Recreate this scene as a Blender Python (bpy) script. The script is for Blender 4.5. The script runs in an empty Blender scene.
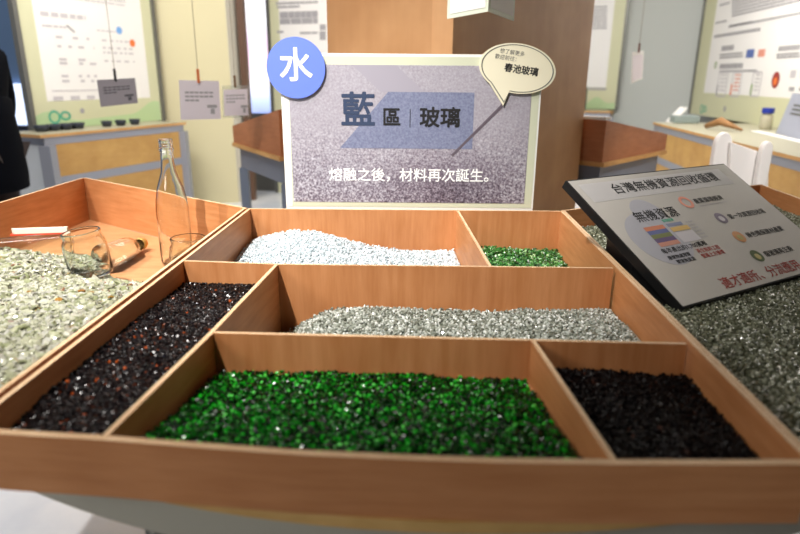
import bpy, bmesh, math, random
import numpy as np
from mathutils import Vector, Matrix
from mathutils.geometry import tessellate_polygon
random.seed(7)
RNG = np.random.default_rng(11)
S = bpy.context.scene
COL = S.collection
PI = math.pi

# ---------------------------------------------------------------- camera
F, PITCH, ROLL = 612.0, math.radians(17.3), math.radians(0.5)
CAMP = Vector((0, 0, 1.2))
fw = Vector((0, math.cos(PITCH), -math.sin(PITCH)))
rt = Vector((1, 0, 0)); up = rt.cross(fw)
rt2 = math.cos(ROLL) * rt + math.sin(ROLL) * up
up2 = -math.sin(ROLL) * rt + math.cos(ROLL) * up
cd = bpy.data.cameras.new('camera'); cam = bpy.data.objects.new('camera', cd); COL.objects.link(cam)
cam.matrix_world = Matrix.Translation(CAMP) @ Matrix((rt2, up2, -fw)).transposed().to_4x4()
cd.sensor_width = 36; cd.lens = F / 800 * 36
cd.clip_start = 0.02; cd.clip_end = 60
cd.dof.use_dof = True; cd.dof.focus_distance = 1.40; cd.dof.aperture_fstop = 3.0
S.camera = cam

def ray(u, v): return (u - 400) / F * rt2 - (v - 267) / F * up2 + fw
def wz(u, v, z):                      # surveyed point of the place at height z
    d = ray(u, v); return CAMP + d * ((z - CAMP.z) / d.z)
def wy(u, v, y):                      # surveyed point of the place at distance y
    d = ray(u, v); return CAMP + d * (y / d.y)

# ---------------------------------------------------------------- materials
def lin(c):
    return tuple(((x / 255) / 12.92 if x / 255 <= .04045 else ((x / 255 + .055) / 1.055) ** 2.4) for x in c) + (1,)
MATS = {}
def mat(name, rgb=(200, 200, 200), rough=.6, metal=0, spec=.5, trans=0, ior=1.45, emit=0, alpha=1, coat=0):
    m = bpy.data.materials.new(name); m.use_nodes = True
    b = m.node_tree.nodes['Principled BSDF']
    b.inputs['Base Color'].default_value = lin(rgb)
    b.inputs['Roughness'].default_value = rough
    b.inputs['Metallic'].default_value = metal
    b.inputs['Specular IOR Level'].default_value = spec
    b.inputs['Transmission Weight'].default_value = trans
    b.inputs['IOR'].default_value = ior
    b.inputs['Coat Weight'].default_value = coat
    b.inputs['Alpha'].default_value = alpha
    if emit:
        b.inputs['Emission Color'].default_value = lin(rgb)
        b.inputs['Emission Strength'].default_value = emit
    MATS[name] = m
    return m
def nt(m):
    return m.node_tree.nodes, m.node_tree.links, m.node_tree.nodes['Principled BSDF']
def ramp(N, stops):
    r = N.new('ShaderNodeValToRGB'); e = r.color_ramp.elements
    while len(e) < len(stops): e.new(.5)
    for i, (p, c) in enumerate(stops):
        e[i].position = p; e[i].color = lin(c)
    return r
def wood(name, c0, c1, scale, rough=.5, detail=5):
    m = mat(name, c0, rough); N, L, b = nt(m)
    tc = N.new('ShaderNodeTexCoord'); mp = N.new('ShaderNodeMapping'); mp.inputs['Scale'].default_value = scale
    n = N.new('ShaderNodeTexNoise'); n.inputs['Scale'].default_value = 6; n.inputs['Detail'].default_value = detail
    n.inputs['Roughness'].default_value = .62
    r = ramp(N, [(.3, c0), (.72, c1)])
    n2 = N.new('ShaderNodeTexNoise'); n2.inputs['Scale'].default_value = 5; n2.inputs['Detail'].default_value = 3
    mx = N.new('ShaderNodeMixRGB'); mx.blend_type = 'MULTIPLY'; mx.inputs[0].default_value = .6
    r2 = ramp(N, [(.35, (225, 215, 205)), (.65, (255, 255, 255))])
    L.new(tc.outputs['Object'], mp.inputs[0]); L.new(mp.outputs[0], n.inputs['Vector']); L.new(n.outputs[0], r.inputs[0])
    L.new(tc.outputs['Object'], n2.inputs['Vector']); L.new(n2.outputs[0], r2.inputs[0])
    L.new(r.outputs[0], mx.inputs[1]); L.new(r2.outputs[0], mx.inputs[2]); L.new(mx.outputs[0], b.inputs['Base Color'])
    return m
W_V = wood('plywood_vertical_grain', (184, 121, 72), (207, 146, 98), (9, 9, .8))
W_H = wood('plywood_long_grain', (184, 122, 73), (207, 147, 99), (1.2, 1.2, 14))
W_IN = wood('plywood_bin_floor', (190, 132, 88), (212, 158, 114), (2, 8, 4))
W_EL = wood('plywood_edge_pale', (236, 204, 162), (246, 220, 184), (5, 5, 5), .55)
W_ED = wood('plywood_edge_dark', (176, 124, 80), (196, 142, 94), (5, 5, 5), .6)
W_TOP = wood('round_top_pale_ply', (196, 156, 92), (214, 176, 112), (3, 3, 9), .5)
W_BG = wood('tray_wood_red_brown', (168, 106, 70), (186, 122, 84), (1.5, 1.5, 9), .5)
W_COL = wood('column_veneer', (196, 148, 102), (204, 156, 110), (3, 3, .4), .5)
W_CE = wood('counter_edge_wood', (196, 150, 92), (212, 166, 108), (2, 2, 8), .5)
W_CP = wood('counter_panel_beige', (190, 148, 84), (198, 158, 96), (2, 2, 6), .5)
GREY = mat('grey_skirt', (172, 170, 158), .5)
ALU = mat('grey_aluminium_rail', (150, 154, 166), .45, .2)
ALUD = mat('dark_aluminium_post', (110, 110, 106), .4, .4)
LEGM = mat('blue_grey_steel', (120, 130, 148), .45, .2)
WHITE = mat('white_paper', (236, 234, 232), .6)
WPL = mat('white_plastic', (250, 246, 244), .4)
BLACK = mat('black_board', (14, 14, 15), .5)
BLACKT = mat('black_print', (28, 28, 30), .6)
NAVY = mat('navy_print', (50, 64, 92), .6)
WPRINT = mat('white_print', (250, 250, 250), .6)
REDT = mat('red_print', (160, 58, 50), .6)
GREYT = mat('grey_print', (162, 160, 164), .6)
LGREYT = mat('pale_grey_print', (196, 192, 196), .6)
OLIVE = mat('poster_olive', (206, 206, 172), .5)
PGREEN = mat('poster_hill_green', (182, 206, 158), .5)
TEAL = mat('logo_teal', (84, 172, 142), .5)
ORANGE = mat('orange_print', (226, 120, 60), .6)
BLUEP = mat('blue_print', (90, 110, 170), .6)
YEL = mat('yellow_print', (226, 176, 74), .6)
GREENP = mat('green_print', (120, 150, 80), .6)
PURP = mat('purple_print', (100, 80, 130), .6)
SALM = mat('salmon_print', (222, 150, 130), .6)
CREAM = mat('cream_wall', (206, 198, 162), .7)
CLIPO = mat('orange_clip', (214, 120, 70), .5)
STR = mat('string', (150, 140, 125), .8)
CARD = mat('card_grey', (226, 218, 226), .5)
CARDD = mat('card_grey_backlit', (150, 144, 150), .5)  # backlit shade of the card put into its grey
ACR = mat('clear_acrylic', (240, 244, 240), .08, trans=.85, ior=1.3)
DARKD = mat('dark_dish', (48, 54, 66), .3)
BLUEC = mat('blue_cap', (40, 56, 150), .4)
GOLD = mat('gold_cap', (200, 160, 90), .35, .7)

def glass(name, rgb, rough=.02, trans=1, ior=1.45):
    return mat(name, rgb, rough, trans=trans, ior=ior)
CLEAR = glass('clear_bottle_glass', (252, 254, 252), .0)
JARG = glass('faint_green_jar_glass', (249, 253, 247), .0)

def pebble_mat(name, stops, rough=.12, trans=0., spec=.8, blotch=None):
    m = mat(name, stops[0][1], rough, trans=trans, spec=spec, ior=1.5); N, L, b = nt(m)
    g = N.new('ShaderNodeNewGeometry'); r = ramp(N, stops)
    r.color_ramp.interpolation = 'LINEAR'
    L.new(g.outputs['Random Per Island'], r.inputs[0]); L.new(r.outputs[0], b.inputs['Base Color'])
    return m
GREENP_G = pebble_mat('green_glass_pebbles', [(0, (1, 14, 2)), (.45, (3, 48, 7)), (.8, (9, 104, 16)), (.95, (22, 180, 30)), (1, (110, 235, 100))], .18, trans=.2, spec=.25)
BROWN_G = pebble_mat('amber_brown_glass_pebbles', [(0, (6, 4, 6)), (.6, (14, 9, 11)), (.9, (32, 20, 18)), (.985, (54, 28, 16)), (1, (170, 76, 26))], .25, spec=.22)
DARK_G = pebble_mat('dark_glass_pebbles', [(0, (5, 3, 4)), (.8, (11, 6, 8)), (.985, (22, 11, 10)), (1, (80, 46, 34))], .3, spec=.16)
GREY_G = pebble_mat('grey_clear_glass_pebbles', [(0, (96, 100, 86)), (.4, (154, 160, 148)), (.8, (200, 206, 198)), (1, (252, 255, 252))], .1, trans=.2)
WHITE_G = pebble_mat('white_glass_pebbles', [(0, (184, 196, 202)), (.5, (208, 220, 225)), (1, (236, 244, 248))], .15, trans=.1)
MOSS_G = pebble_mat('deep_green_glass_chunks', [(0, (14, 50, 14)), (.5, (34, 96, 34)), (.9, (74, 140, 64)), (1, (170, 200, 150))], .3)
RGREY_G = pebble_mat('olive_grey_crushed_glass', [(0, (84, 86, 68)), (.5, (126, 130, 106)), (.85, (166, 170, 146)), (1, (235, 238, 220))], .12, trans=.2)
CULLET = pebble_mat('pale_green_bottle_shards', [(0, (186, 194, 146)), (.35, (236, 238, 206)), (.8, (252, 252, 236)), (.975, (240, 240, 228)), (.982, (214, 176, 84)), (.99, (200, 124, 74)), (1, (240, 240, 230))], .05, trans=.6)

# ---------------------------------------------------------------- mesh helpers
ROOTS = {}
def link(o, parent=None, M=None):
    COL.objects.link(o)
    if parent is not None:
        o.parent = parent
        if M is not None: o.matrix_local = ROOTS[parent.name].inverted() @ M
    elif M is not None: o.matrix_world = M
    return o
def root(name, loc, label, cat, group=None, rot=None):
    o = bpy.data.objects.new(name, None); COL.objects.link(o)
    M = Matrix.Translation(Vector(loc)) @ (rot.to_4x4() if rot else Matrix())
    o.matrix_world = M; o.empty_display_size = .05; ROOTS[o.name] = M.copy()
    o['label'] = label; o['category'] = cat
    if group: o['group'] = group
    return o
def obj(name, verts, faces, mats, fm=None, parent=None, smooth=False, label=None, world=True):
    me = bpy.data.meshes.new(name)
    if parent is not None and world:
        Mi = ROOTS[parent.name].inverted(); verts = [Mi @ Vector(v) for v in verts]
    me.from_pydata([tuple(v) for v in verts], [], faces)
    if not isinstance(mats, (list, tuple)): mats = [mats]
    for m in mats: me.materials.append(m)
    if fm: me.polygons.foreach_set('material_index', fm)
    if smooth: me.polygons.foreach_set('use_smooth', [True] * len(me.polygons))
    me.update()
    o = bpy.data.objects.new(name, me); COL.objects.link(o)
    if parent is not None:
        o.parent = parent
        ROOTS[o.name] = ROOTS[parent.name] if world else Matrix()
    if label: o['label'] = label
    return o
def tagt(o, label, cat, group=None, kind=None):
    o['label'] = label; o['category'] = cat
    if group: o['group'] = group
    if kind: o['kind'] = kind
    return o
def struct(o): o['kind'] = 'structure'; return o

class MB:
    def __init__(s): s.v = []; s.f = []; s.m = []
    def add(s, vs, fs, mi=0):
        k = len(s.v); s.v += [Vector(v) for v in vs]
        for f in fs: s.f.append(tuple(i + k for i in f)); s.m.append(mi)
        return s
    def hexa(s, lo, hi, mi=0):        # lo, hi: four points each, same winding (ccw seen from hi)
        n = len(lo)
        fs = [tuple(range(n))[::-1], tuple(range(n, 2 * n))] + [(i, (i + 1) % n, n + (i + 1) % n, n + i) for i in range(n)]
        return s.add(list(lo) + list(hi), fs, mi)
    def box(s, c, d, mi=0, R=None):
        c = Vector(c); x, y, z = d[0] / 2, d[1] / 2, d[2] / 2
        p = [Vector(q) for q in ((-x, -y, -z), (x, -y, -z), (x, y, -z), (-x, y, -z), (-x, -y, z), (x, -y, z), (x, y, z), (-x, y, z))]
        if R: p = [R @ q for q in p]
        return s.hexa([c + q for q in p[:4]], [c + q for q in p[4:]], mi)
    def prism(s, poly, z0, z1, mi=0):
        return s.hexa([(p[0], p[1], z0) for p in poly], [(p[0], p[1], z1) for p in poly], mi)
    def tube(s, pts, r, n=8, mi=0):
        pts = [Vector(p) for p in pts]; base = len(s.v)
        if not isinstance(r, (list, tuple)): r = [r] * len(pts)
        for i, p in enumerate(pts):
            t = (pts[min(i + 1, len(pts) - 1)] - pts[max(i - 1, 0)]).normalized()
            a = t.orthogonal().normalized() if i == 0 else (a - t * a.dot(t)).normalized()
            b = t.cross(a)
            for k in range(n):
                s.v.append(p + r[i] * (math.cos(2 * PI * k / n) * a + math.sin(2 * PI * k / n) * b))
        for i in range(len(pts) - 1):
            for k in range(n):
                s.f.append((base + i * n + k, base + i * n + (k + 1) % n, base + (i + 1) * n + (k + 1) % n, base + (i + 1) * n + k)); s.m.append(mi)
        s.f.append(tuple(base + k for k in range(n))[::-1]); s.m.append(mi)
        s.f.append(tuple(base + (len(pts) - 1) * n + k for k in range(n))); s.m.append(mi)
        return s
    def lathe(s, prof, M, n=40, mi=0):   # prof [(r,z)], transformed by M
        base = len(s.v); rings = []
        for r, z in prof:
            if r < 1e-6:
                rings.append([len(s.v)]); s.v.append(M @ Vector((0, 0, z)))
            else:
                rings.append(list(range(len(s.v), len(s.v) + n)))
                for k in range(n): s.v.append(M @ Vector((r * math.cos(2 * PI * k / n), r * math.sin(2 * PI * k / n), z)))
        for a, b in zip(rings[:-1], rings[1:]):
            for k in range(n):
                k2 = (k + 1) % n
                if len(a) == 1 and len(b) == 1: continue
                if len(a) == 1: f = (a[0], b[k2], b[k])
                elif len(b) == 1: f = (a[k], a[k2], b[0])
                else: f = (a[k], a[k2], b[k2], b[k])
                s.f.append(f); s.m.append(mi)
        return s
    def build(s, name, mats, parent=None, smooth=False, label=None):
        return obj(name, s.v, s.f, mats, s.m, parent, smooth, label)

def bevel(o, w=.001, seg=2):
    m = o.modifiers.new('bevel', 'BEVEL'); m.width = w; m.segments = seg; m.limit_method = 'ANGLE'
    return o

def board(name, pts, t, z0, z1, parent, face=W_V, n0=None, z1b=None, label=None):
    """plywood board following the polyline pts (one face of it), thickness t to its left; the top shows the plies"""
    P = [Vector((p[0], p[1], 0)) for p in pts]; n = len(P); off = []
    for i in range(n):
        d = (P[min(i + 1, n - 1)] - P[max(i - 1, 0)]).normalized(); off.append(Vector((-d.y, d.x, 0)))
    fr = [0, .12, .34, .46, .68, .8, 1]; V = []; Fc = []; Mi = []
    zt = [z1 + (z1b - z1) * (i / (n - 1)) if z1b is not None else z1 for i in range(n)]
    k = len(fr)
    for i in range(n):
        for f in fr: V.append(P[i] + off[i] * t * f + Vector((0, 0, zt[i])))
    b = len(V); zb = z0 if isinstance(z0, (list, tuple)) else [z0] * n
    for i in range(n):
        V.append(P[i] + Vector((0, 0, zb[i]))); V.append(P[i] + off[i] * t + Vector((0, 0, zb[i])))
    for i in range(n - 1):
        for j in range(k - 1):
            Fc.append((i * k + j, (i + 1) * k + j, (i + 1) * k + j + 1, i * k + j + 1)); Mi.append(1 if j in (0, 2, 3, 5) else 2)
        a0, a1 = b + 2 * i, b + 2 * i + 2
        Fc += [(a0, a1, (i + 1) * k, i * k), (a1 + 1, a0 + 1, i * k + k - 1, (i + 1) * k + k - 1), (a0, a0 + 1, a1 + 1, a1)]; Mi += [0, 0, 0]
    Fc += [(b, *range(0, k), b + 1), (b + 2 * n - 1, *[(n - 1) * k + j for j in range(k - 1, -1, -1)], b + 2 * n - 2)]; Mi += [1, 1]
    return obj(name, V, Fc, [face, W_EL, W_ED], Mi, parent, label=label)

# ================================================================ SETTING
def wallbox(name, a, b, z0, z1, t, m):
    a = Vector((a[0], a[1], 0)); b = Vector((b[0], b[1], 0)); d = (b - a).normalized(); nn = Vector((-d.y, d.x, 0)) * t
    mb = MB().hexa([p + Vector((0, 0, z0)) for p in (a, b, b + nn, a + nn)], [p + Vector((0, 0, z1)) for p in (a, b, b + nn, a + nn)])
    return struct(mb.build(name, m))
FLOORM = mat('glossy_pale_floor', (206, 212, 222), .18, spec=.6)
N, L, b = nt(FLOORM)
tc = N.new('ShaderNodeTexCoord'); n1 = N.new('ShaderNodeTexNoise'); n1.inputs['Scale'].default_value = 2.2; n1.inputs['Detail'].default_value = 6
r_ = ramp(N, [(.3, (186, 194, 208)), (.6, (224, 226, 230)), (.8, (206, 214, 226))])
L.new(tc.outputs['Object'], n1.inputs['Vector']); L.new(n1.outputs[0], r_.inputs[0]); L.new(r_.outputs[0], b.inputs['Base Color'])
ZC = 3.2
struct(MB().box((0, 3.2, -.05), (13, 13.2, .1)).build('floor', FLOORM))
struct(MB().box((0, 3.2, ZC + .05), (13, 13.2, .1)).build('ceiling', mat('ceiling_paint', (170, 166, 160), .8)))
GWALL = mat('grey_partition', (188, 192, 188), .6)
BWALL = mat('pale_blue_wall', (120, 150, 190), .7)
wallbox('wall_back', (6.3, 9.4), (-3.3, 9.4), 0, ZC, -.1, CREAM)
wallbox('wall_right', (6.3, -3), (6.3, 9.4), 0, ZC, -.1, CREAM)

# ================================================================ ROUND DISPLAY TABLE
TC = Vector((.08, 1.77, 0)); TR = 1.27
tb = root('round_display_table', (TC.x, TC.y, 0), 'large round table with pale plywood top and grey skirt carrying the plywood trays', 'table')
ARC = [math.radians(168 + (373 - 168) * i / 110) for i in range(111)]
outer = [Vector((TC.x + TR * math.cos(a), TC.y + TR * math.sin(a), 0)) for a in ARC] + [Vector(p + (0,)) for p in ((1.30, 2.17), (1.22, 2.16), (.50, 1.83), (-.48, 1.83), (-1.06, 2.18), (-1.16, 2.18))]
HOLE = [Vector(p + (0,)) for p in ((-.276, .792), (.4125, .768), (.4275, 1.1), (.453, 1.662), (-.40, 1.662), (-.43, 1.664), (-1.119, 2.156), (-1.127, 2.150), (-1.144, 1.47), (-1.04, 1.27), (-.80, .98), (-.450, .825), (-.4402, 1.150), (-.250, 1.128))]
V2 = outer + HOLE; tri = tessellate_polygon([outer, HOLE]); n0 = len(V2)
Z0, Z1 = .768, .782
vv = [v + Vector((0, 0, Z1)) for v in V2] + [v + Vector((0, 0, Z0)) for v in V2]
ff = []
for t in tri:
    a, b_, c = V2[t[0]], V2[t[1]], V2[t[2]]
    t = tuple(t) if (b_ - a).cross(c - a).z > 0 else tuple(t)[::-1]
    ff += [t, tuple(i + n0 for i in t[::-1])]
NO = len(outer)
for i in range(NO): j = (i + 1) % NO; ff.append((i + n0, j + n0, j, i))
nh = len(HOLE)
for i in range(nh):
    j = NO + (i + 1) % nh; k = NO + i; ff.append((k, j, j + n0, k + n0))
obj('table_top', vv, ff, W_TOP, None, tb)
mb = MB()
def rp(a, r_): return Vector((TC.x + r_ * math.cos(a), TC.y + r_ * math.sin(a), 0))
SARC = [a for a in ARC if a > math.radians(197)]; n_a = len(SARC); vs = [rp(a, r_) + Vector((0, 0, z)) for a in SARC for (r_, z) in ((1.245, .70), (1.245, .7675), (1.225, .7675), (1.225, .70))]
mb.add(vs, [(i * 4 + k, i * 4 + (k + 1) % 4, i * 4 + 4 + (k + 1) % 4, i * 4 + 4 + k)[::-1] for i in range(n_a - 1) for k in range(4)] + [(0, 1, 2, 3), tuple((n_a - 1) * 4 + k for k in (3, 2, 1, 0))])
mb.build('skirt', GREY, tb)
for (x, y) in ((-.30, .64), (.45, .64), (-.98, 1.98), (1.05, 1.98)):
    MB().tube([(x, y, 0.0), (x, y, .767 if y < 1 else .693)], .018, 16).build('leg', ALUD, tb, True)

# ================================================================ CENTRE TRAY
ZR, ZT, ZW = .85, .782, .70        # rim, table top, bottom of the wells
T = .0065
ct = root('centre_tray', (0, .53, ZT), 'central plywood tray divided into six bins of coloured glass gravel', 'tray')
FRONT = [(-.452, .557), (-.41, .551), (-.294, .541), (-.2, .530), (-.096, .519), (.02, .512), (.1, .509), (.2, .508), (.3, .509), (.395, .511)]
def left_of(pts): return pts
# front board: inner face on FRONT, outer face 8 mm nearer
board('front_board', FRONT[::-1], .0085, ZT, ZR, ct, W_H)
BL, BR = (-.418, 1.648), (.440, 1.650)
board('back_board', [BL, BR], .007, ZW, ZR, ct, W_V)
def lerp2(a, b_, y): k = (y - a[1]) / (b_[1] - a[1]); return (a[0] + (b_[0] - a[0]) * k, y)
def stepped(a, b_, t, ys, z):
    return board('side_board', [a] + [lerp2(a, b_, y) for y in ys] + [b_], t, z, ZR, ct, W_H)
Zs = ZT + .001
stepped((-.450, .5575), (-.418, 1.6475), -T, (1.148, 1.152), (Zs, Zs, ZW, ZW))
stepped((.3935, .5115), (.440, 1.6495), -T, (.778, .782), (Zs, Zs, ZW, ZW))
P2 = [(-.425, 1.152), (-.236, 1.134), (.412, 1.127)]
board('divider', [(-.4255, 1.1505), (-.236, 1.133), (.4118, 1.127)], .006, ZW, ZR, ct, W_V)
board('divider', [(-.294, .542), (-.2650, .797), (-.2645, .801), (-.2365, 1.1325)], T, [Zs, Zs, ZW, ZW], ZR, ct, W_H)
board('divider', [(-.2635, .8005), (.3972, .776)], .006, ZW, ZR, ct, W_V)
board('divider', [(.1540, 1.6475), (.1715, 1.1335)], T, ZW, ZR, ct, W_H)
board('divider', [(.1835, .7835), (.2035, .509)], T, ZT + .001, ZR, ct, W_H)
# bins' bottoms: shallow ones lie on the table top, deep ones hang in its opening
mb = MB()
mb.prism([(-.450, .560), (.392, .512), (.404, .780), (-.262, .800)], ZT, ZT + .006)
mb.prism([(-.450, .560), (-.2735, .803), (-.2445, 1.13), (-.4315, 1.150)], ZT, ZT + .006)
mb.prism([(-.264, .807), (.404, .782), (.418, 1.127), (-.236, 1.132)], ZW - .006, ZW)
mb.prism([(-.4315, 1.155), (.418, 1.127), (.440, 1.647), (-.418, 1.647)], ZW - .006, ZW)
mb.build('tray_bottom', W_IN, ct)
# ================================================================ SIDE TRAYS
def side_tray(nm, Pts, label):
    fr, fo, bo, bk = Pts     # front-inner corner, front-outer, back-outer, back-inner (seam side), ccw for right tray
    r = root('side_tray', (fr[0], fr[1], ZT), label, 'tray')
    return r
lt = root('side_tray', (-.8, 1.3, ZT), 'left plywood tray holding pale broken glass, bottles and jars', 'tray')
LF, LB, LO, LN = (-.4585, .566), (-.4265, 1.652), (-1.115, 2.145), (-1.15, 1.06)
board('side_board', [LF, lerp2(LF, LB, .828), lerp2(LF, LB, .832), LB], T, [ZT, ZT, ZW, ZW], ZR, lt, W_H)
board('back_board', [(-.4265, 1.6525), LO], -.008, ZW, ZR, lt, W_H)
board('side_board', [LO, lerp2(LO, LN, 1.478), lerp2(LO, LN, 1.474), LN], -.008, [ZW, ZW, ZT, ZT], ZR, lt, W_H)
board('front_board', [LN, (-.4585, .5655)], -.008, ZT, ZR, lt, W_H)
mb = MB()
mb.prism([LF, (-.4505, .828), (-.80, .985), (-1.04, 1.275), (-1.137, 1.473), LN][::-1], ZT, ZT + .006)
mb.prism([(-.4515, .834), (-.4265, 1.65), (-1.115, 2.143), (-1.136, 1.48), (-1.034, 1.278), (-.795, .99)], ZW - .006, ZW)
mb.build('tray_bottom', W_IN, lt)
rtr = root('side_tray', (.8, 1.3, ZT), 'right plywood tray of grey green crushed glass under the black framed board', 'tray')
RF, RB, RO, RN = (.4005, .518), (.4472, 1.654), (1.262, 2.13), (1.16, .99)
board('side_board', [RF, RB], -T, ZT, ZR, rtr, W_H)
board('back_board', [(.4472, 1.6545), RO], .008, ZT, ZR, rtr, W_H)
board('side_board', [RO, RN], -.008, ZT, ZR, rtr, W_H)
board('front_board', [RN, (.4005, .5175)], -.008, ZT, ZR, rtr, W_H)
MB().prism([RF, RN, RO, RB], ZT, ZT + .006).build('tray_bottom', W_IN, rtr)

# ================================================================ GLASS PILES
def ico():
    bm = bmesh.new(); bmesh.ops.create_icosphere(bm, subdivisions=1, radius=1)
    v = np.array([x.co[:] for x in bm.verts]); f = np.array([[q.index for q in p.verts] for p in bm.faces]); bm.free(); return v, f
IV, IF = ico()
def rand_rot(n):
    q = RNG.normal(size=(n, 4)); q /= np.linalg.norm(q, axis=1)[:, None]
    w, x, y, z = q.T
    return np.stack([np.stack([1 - 2 * (y * y + z * z), 2 * (x * y - z * w), 2 * (x * z + y * w)], 1),
                     np.stack([2 * (x * y + z * w), 1 - 2 * (x * x + z * z), 2 * (y * z - x * w)], 1),
                     np.stack([2 * (x * z - y * w), 2 * (y * z + x * w), 1 - 2 * (x * x + y * y)], 1)], 1)
def smooth_noise(x, y, sc, seed):
    r = np.random.default_rng(seed); o = np.zeros_like(x)
    for k in range(10):
        a, b_, c = r.uniform(0, 2 * PI), sc * r.uniform(.5, 1.6), r.uniform(0, 2 * PI)
        o += np.sin((x * math.cos(a) + y * math.sin(a)) * b_ + c)
    return o / 5
def quad_pt(Q, u, v):
    Q = np.array(Q); return (((1 - u) * (1 - v))[:, None] * Q[0] + (u * (1 - v))[:, None] * Q[1] + (u * v)[:, None] * Q[2] + ((1 - u) * v)[:, None] * Q[3])
def pile(name, Q, h, size, count, m, label, cat, floor, template='pebble', jag=.45, squash=.75, seed=1, sink=.5):
    # base heightfield
    nx = ny = 60
    uu, vv_ = np.meshgrid(np.linspace(0, 1, nx), np.linspace(0, 1, ny)); uu = uu.ravel(); vv_ = vv_.ravel()
    P = quad_pt(Q, uu, vv_); z = np.maximum(h(uu, vv_, P[:, 0], P[:, 1]) - size * .6, floor + .0006)
    BV = np.c_[P, z]; i = np.arange(nx * ny).reshape(ny, nx)
    BF = np.c_[i[:-1, :-1].ravel(), i[:-1, 1:].ravel(), i[1:, 1:].ravel(), i[1:, :-1].ravel()]
    BF = BF[(z[BF] > floor + .003).all(1)]
    u = RNG.uniform(.008, .992, count); v = RNG.uniform(.008, .992, count)
    P = quad_pt(Q, u, v); hz = h(u, v, P[:, 0], P[:, 1]); keep = hz > floor + size * .3
    P = P[keep]; hz = hz[keep]; n = len(P)
    sz = size * RNG.uniform(.62, 1.15, n) * .5
    if template == 'pebble':
        TV = IV[None] * RNG.uniform(1 - jag, 1 + jag * .4, (n, len(IV)))[..., None]
        TV = TV * np.stack([RNG.uniform(.8, 1.3, n), RNG.uniform(.8, 1.2, n), RNG.uniform(squash * .8, squash * 1.2, n)], 1)[:, None, :]
        TF = IF
    else:
        g = np.array([(a, b_) for b_ in (-1, -.33, .33, 1) for a in (-1, -.4, .4, 1)], float)
        bend = RNG.uniform(.1, .9, n)
        gx = g[None, :, 0] * RNG.uniform(.6, 1.4, n)[:, None] + RNG.normal(0, .12, (n, 16)); gy = g[None, :, 1] * RNG.uniform(.5, 1.1, n)[:, None] + RNG.normal(0, .14, (n, 16))
        gz = -bend[:, None] * gx ** 2 * .6
        th = .0016 / sz[:, None]
        TV = np.concatenate([np.stack([gx, gy, gz + th], 2), np.stack([gx, gy, gz - th], 2)], 1)
        F4 = [(b_ * 4 + a, b_ * 4 + a + 1, b_ * 4 + a + 5, b_ * 4 + a + 4) for b_ in range(3) for a in range(3)]
        F4 = F4 + [tuple(k + 16 for k in f[::-1]) for f in F4]
        rim = [0, 1, 2, 3, 7, 11, 15, 14, 13, 12, 8, 4]
        F4 += [(rim[k] + 16, rim[(k + 1) % 12] + 16, rim[(k + 1) % 12], rim[k]) for k in range(12)]
        TF = np.array(F4)
    R = rand_rot(n)
    if template != 'pebble':
        # shards lie mostly flat
        t = RNG.normal(0, .5, n); a = RNG.uniform(0, 2 * PI, n); ca, sa, cb, sb = np.cos(a), np.sin(a), np.cos(t), np.sin(t)
        R = np.stack([np.stack([ca, -sa * cb, sa * sb], 1), np.stack([sa, ca * cb, -ca * sb], 1), np.stack([0 * a, sb, cb], 1)], 1)
        c = RNG.uniform(-.6, .6, n); cc, sc_ = np.cos(c), np.sin(c); o_, l_ = 0 * c, 0 * c + 1
        R = R @ np.stack([np.stack([cc, o_, sc_], 1), np.stack([o_, l_, o_], 1), np.stack([-sc_, o_, cc], 1)], 1)
    C = np.c_[P, hz + RNG.uniform(-sink, .25, n) * size]
    PV = np.einsum('nij,nkj->nki', R, TV * sz[:, None, None]) + C[:, None, :]
    # keep everything above the bin floor
    PV[..., 2] = np.maximum(PV[..., 2], floor + .0008)
    k = TV.shape[1]; PF = (TF[None] + (np.arange(n) * k)[:, None, None] + len(BV)).reshape(-1, TF.shape[1])
    verts = np.concatenate([BV, PV.reshape(-1, 3)]); me = bpy.data.meshes.new(name)
    me.vertices.add(len(verts)); me.vertices.foreach_set('co', verts.astype(np.float32).ravel())
    loops = np.concatenate([BF.ravel(), PF.ravel()]); nl = len(loops)
    me.loops.add(nl); me.loops.foreach_set('vertex_index', loops.astype(np.int32))
    cnt = np.concatenate([np.full(len(BF), 4), np.full(len(PF), TF.shape[1])]); st = np.concatenate([[0], np.cumsum(cnt)[:-1]])
    me.polygons.add(len(cnt)); me.polygons.foreach_set('loop_start', st.astype(np.int32))
    me.polygons.foreach_set('use_smooth', np.zeros(len(cnt), bool))
    me.materials.append(m); me.update(calc_edges=True); me.validate()
    o = bpy.data.objects.new(name, me); COL.objects.link(o)
    return tagt(o, label, cat, None, 'stuff')
def sst(a, b_, x):
    t = np.clip((x - a) / (b_ - a), 0, 1); return t * t * (3 - 2 * t)
nz = smooth_noise
pile('glass_gravel', [(-.291, .546), (.2015, .511), (.1815, .780), (-.262, .799)],
     lambda u, v, x, y: np.maximum(.816 - .026 * v + .005 * np.sin(u * 3.1) * v + .0022 * nz(x, y, 60, 3), .7925),
     .0072, 15000, GREENP_G, 'bright green glass gravel in the wide front bin', 'glass gravel', ZT + .006, seed=1)
pile('glass_gravel', [(.2110, .511), (.3925, .513), (.4030, .774), (.1915, .780)],
     lambda u, v, x, y: .808 + .004 * np.sin(u * 5) + .006 * sst(.7, 0, u) * 0 + .0018 * nz(x, y, 50, 5),
     .0065, 7000, DARK_G, 'near black glass gravel in the front right bin', 'glass gravel', ZT + .006, seed=2)
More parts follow.
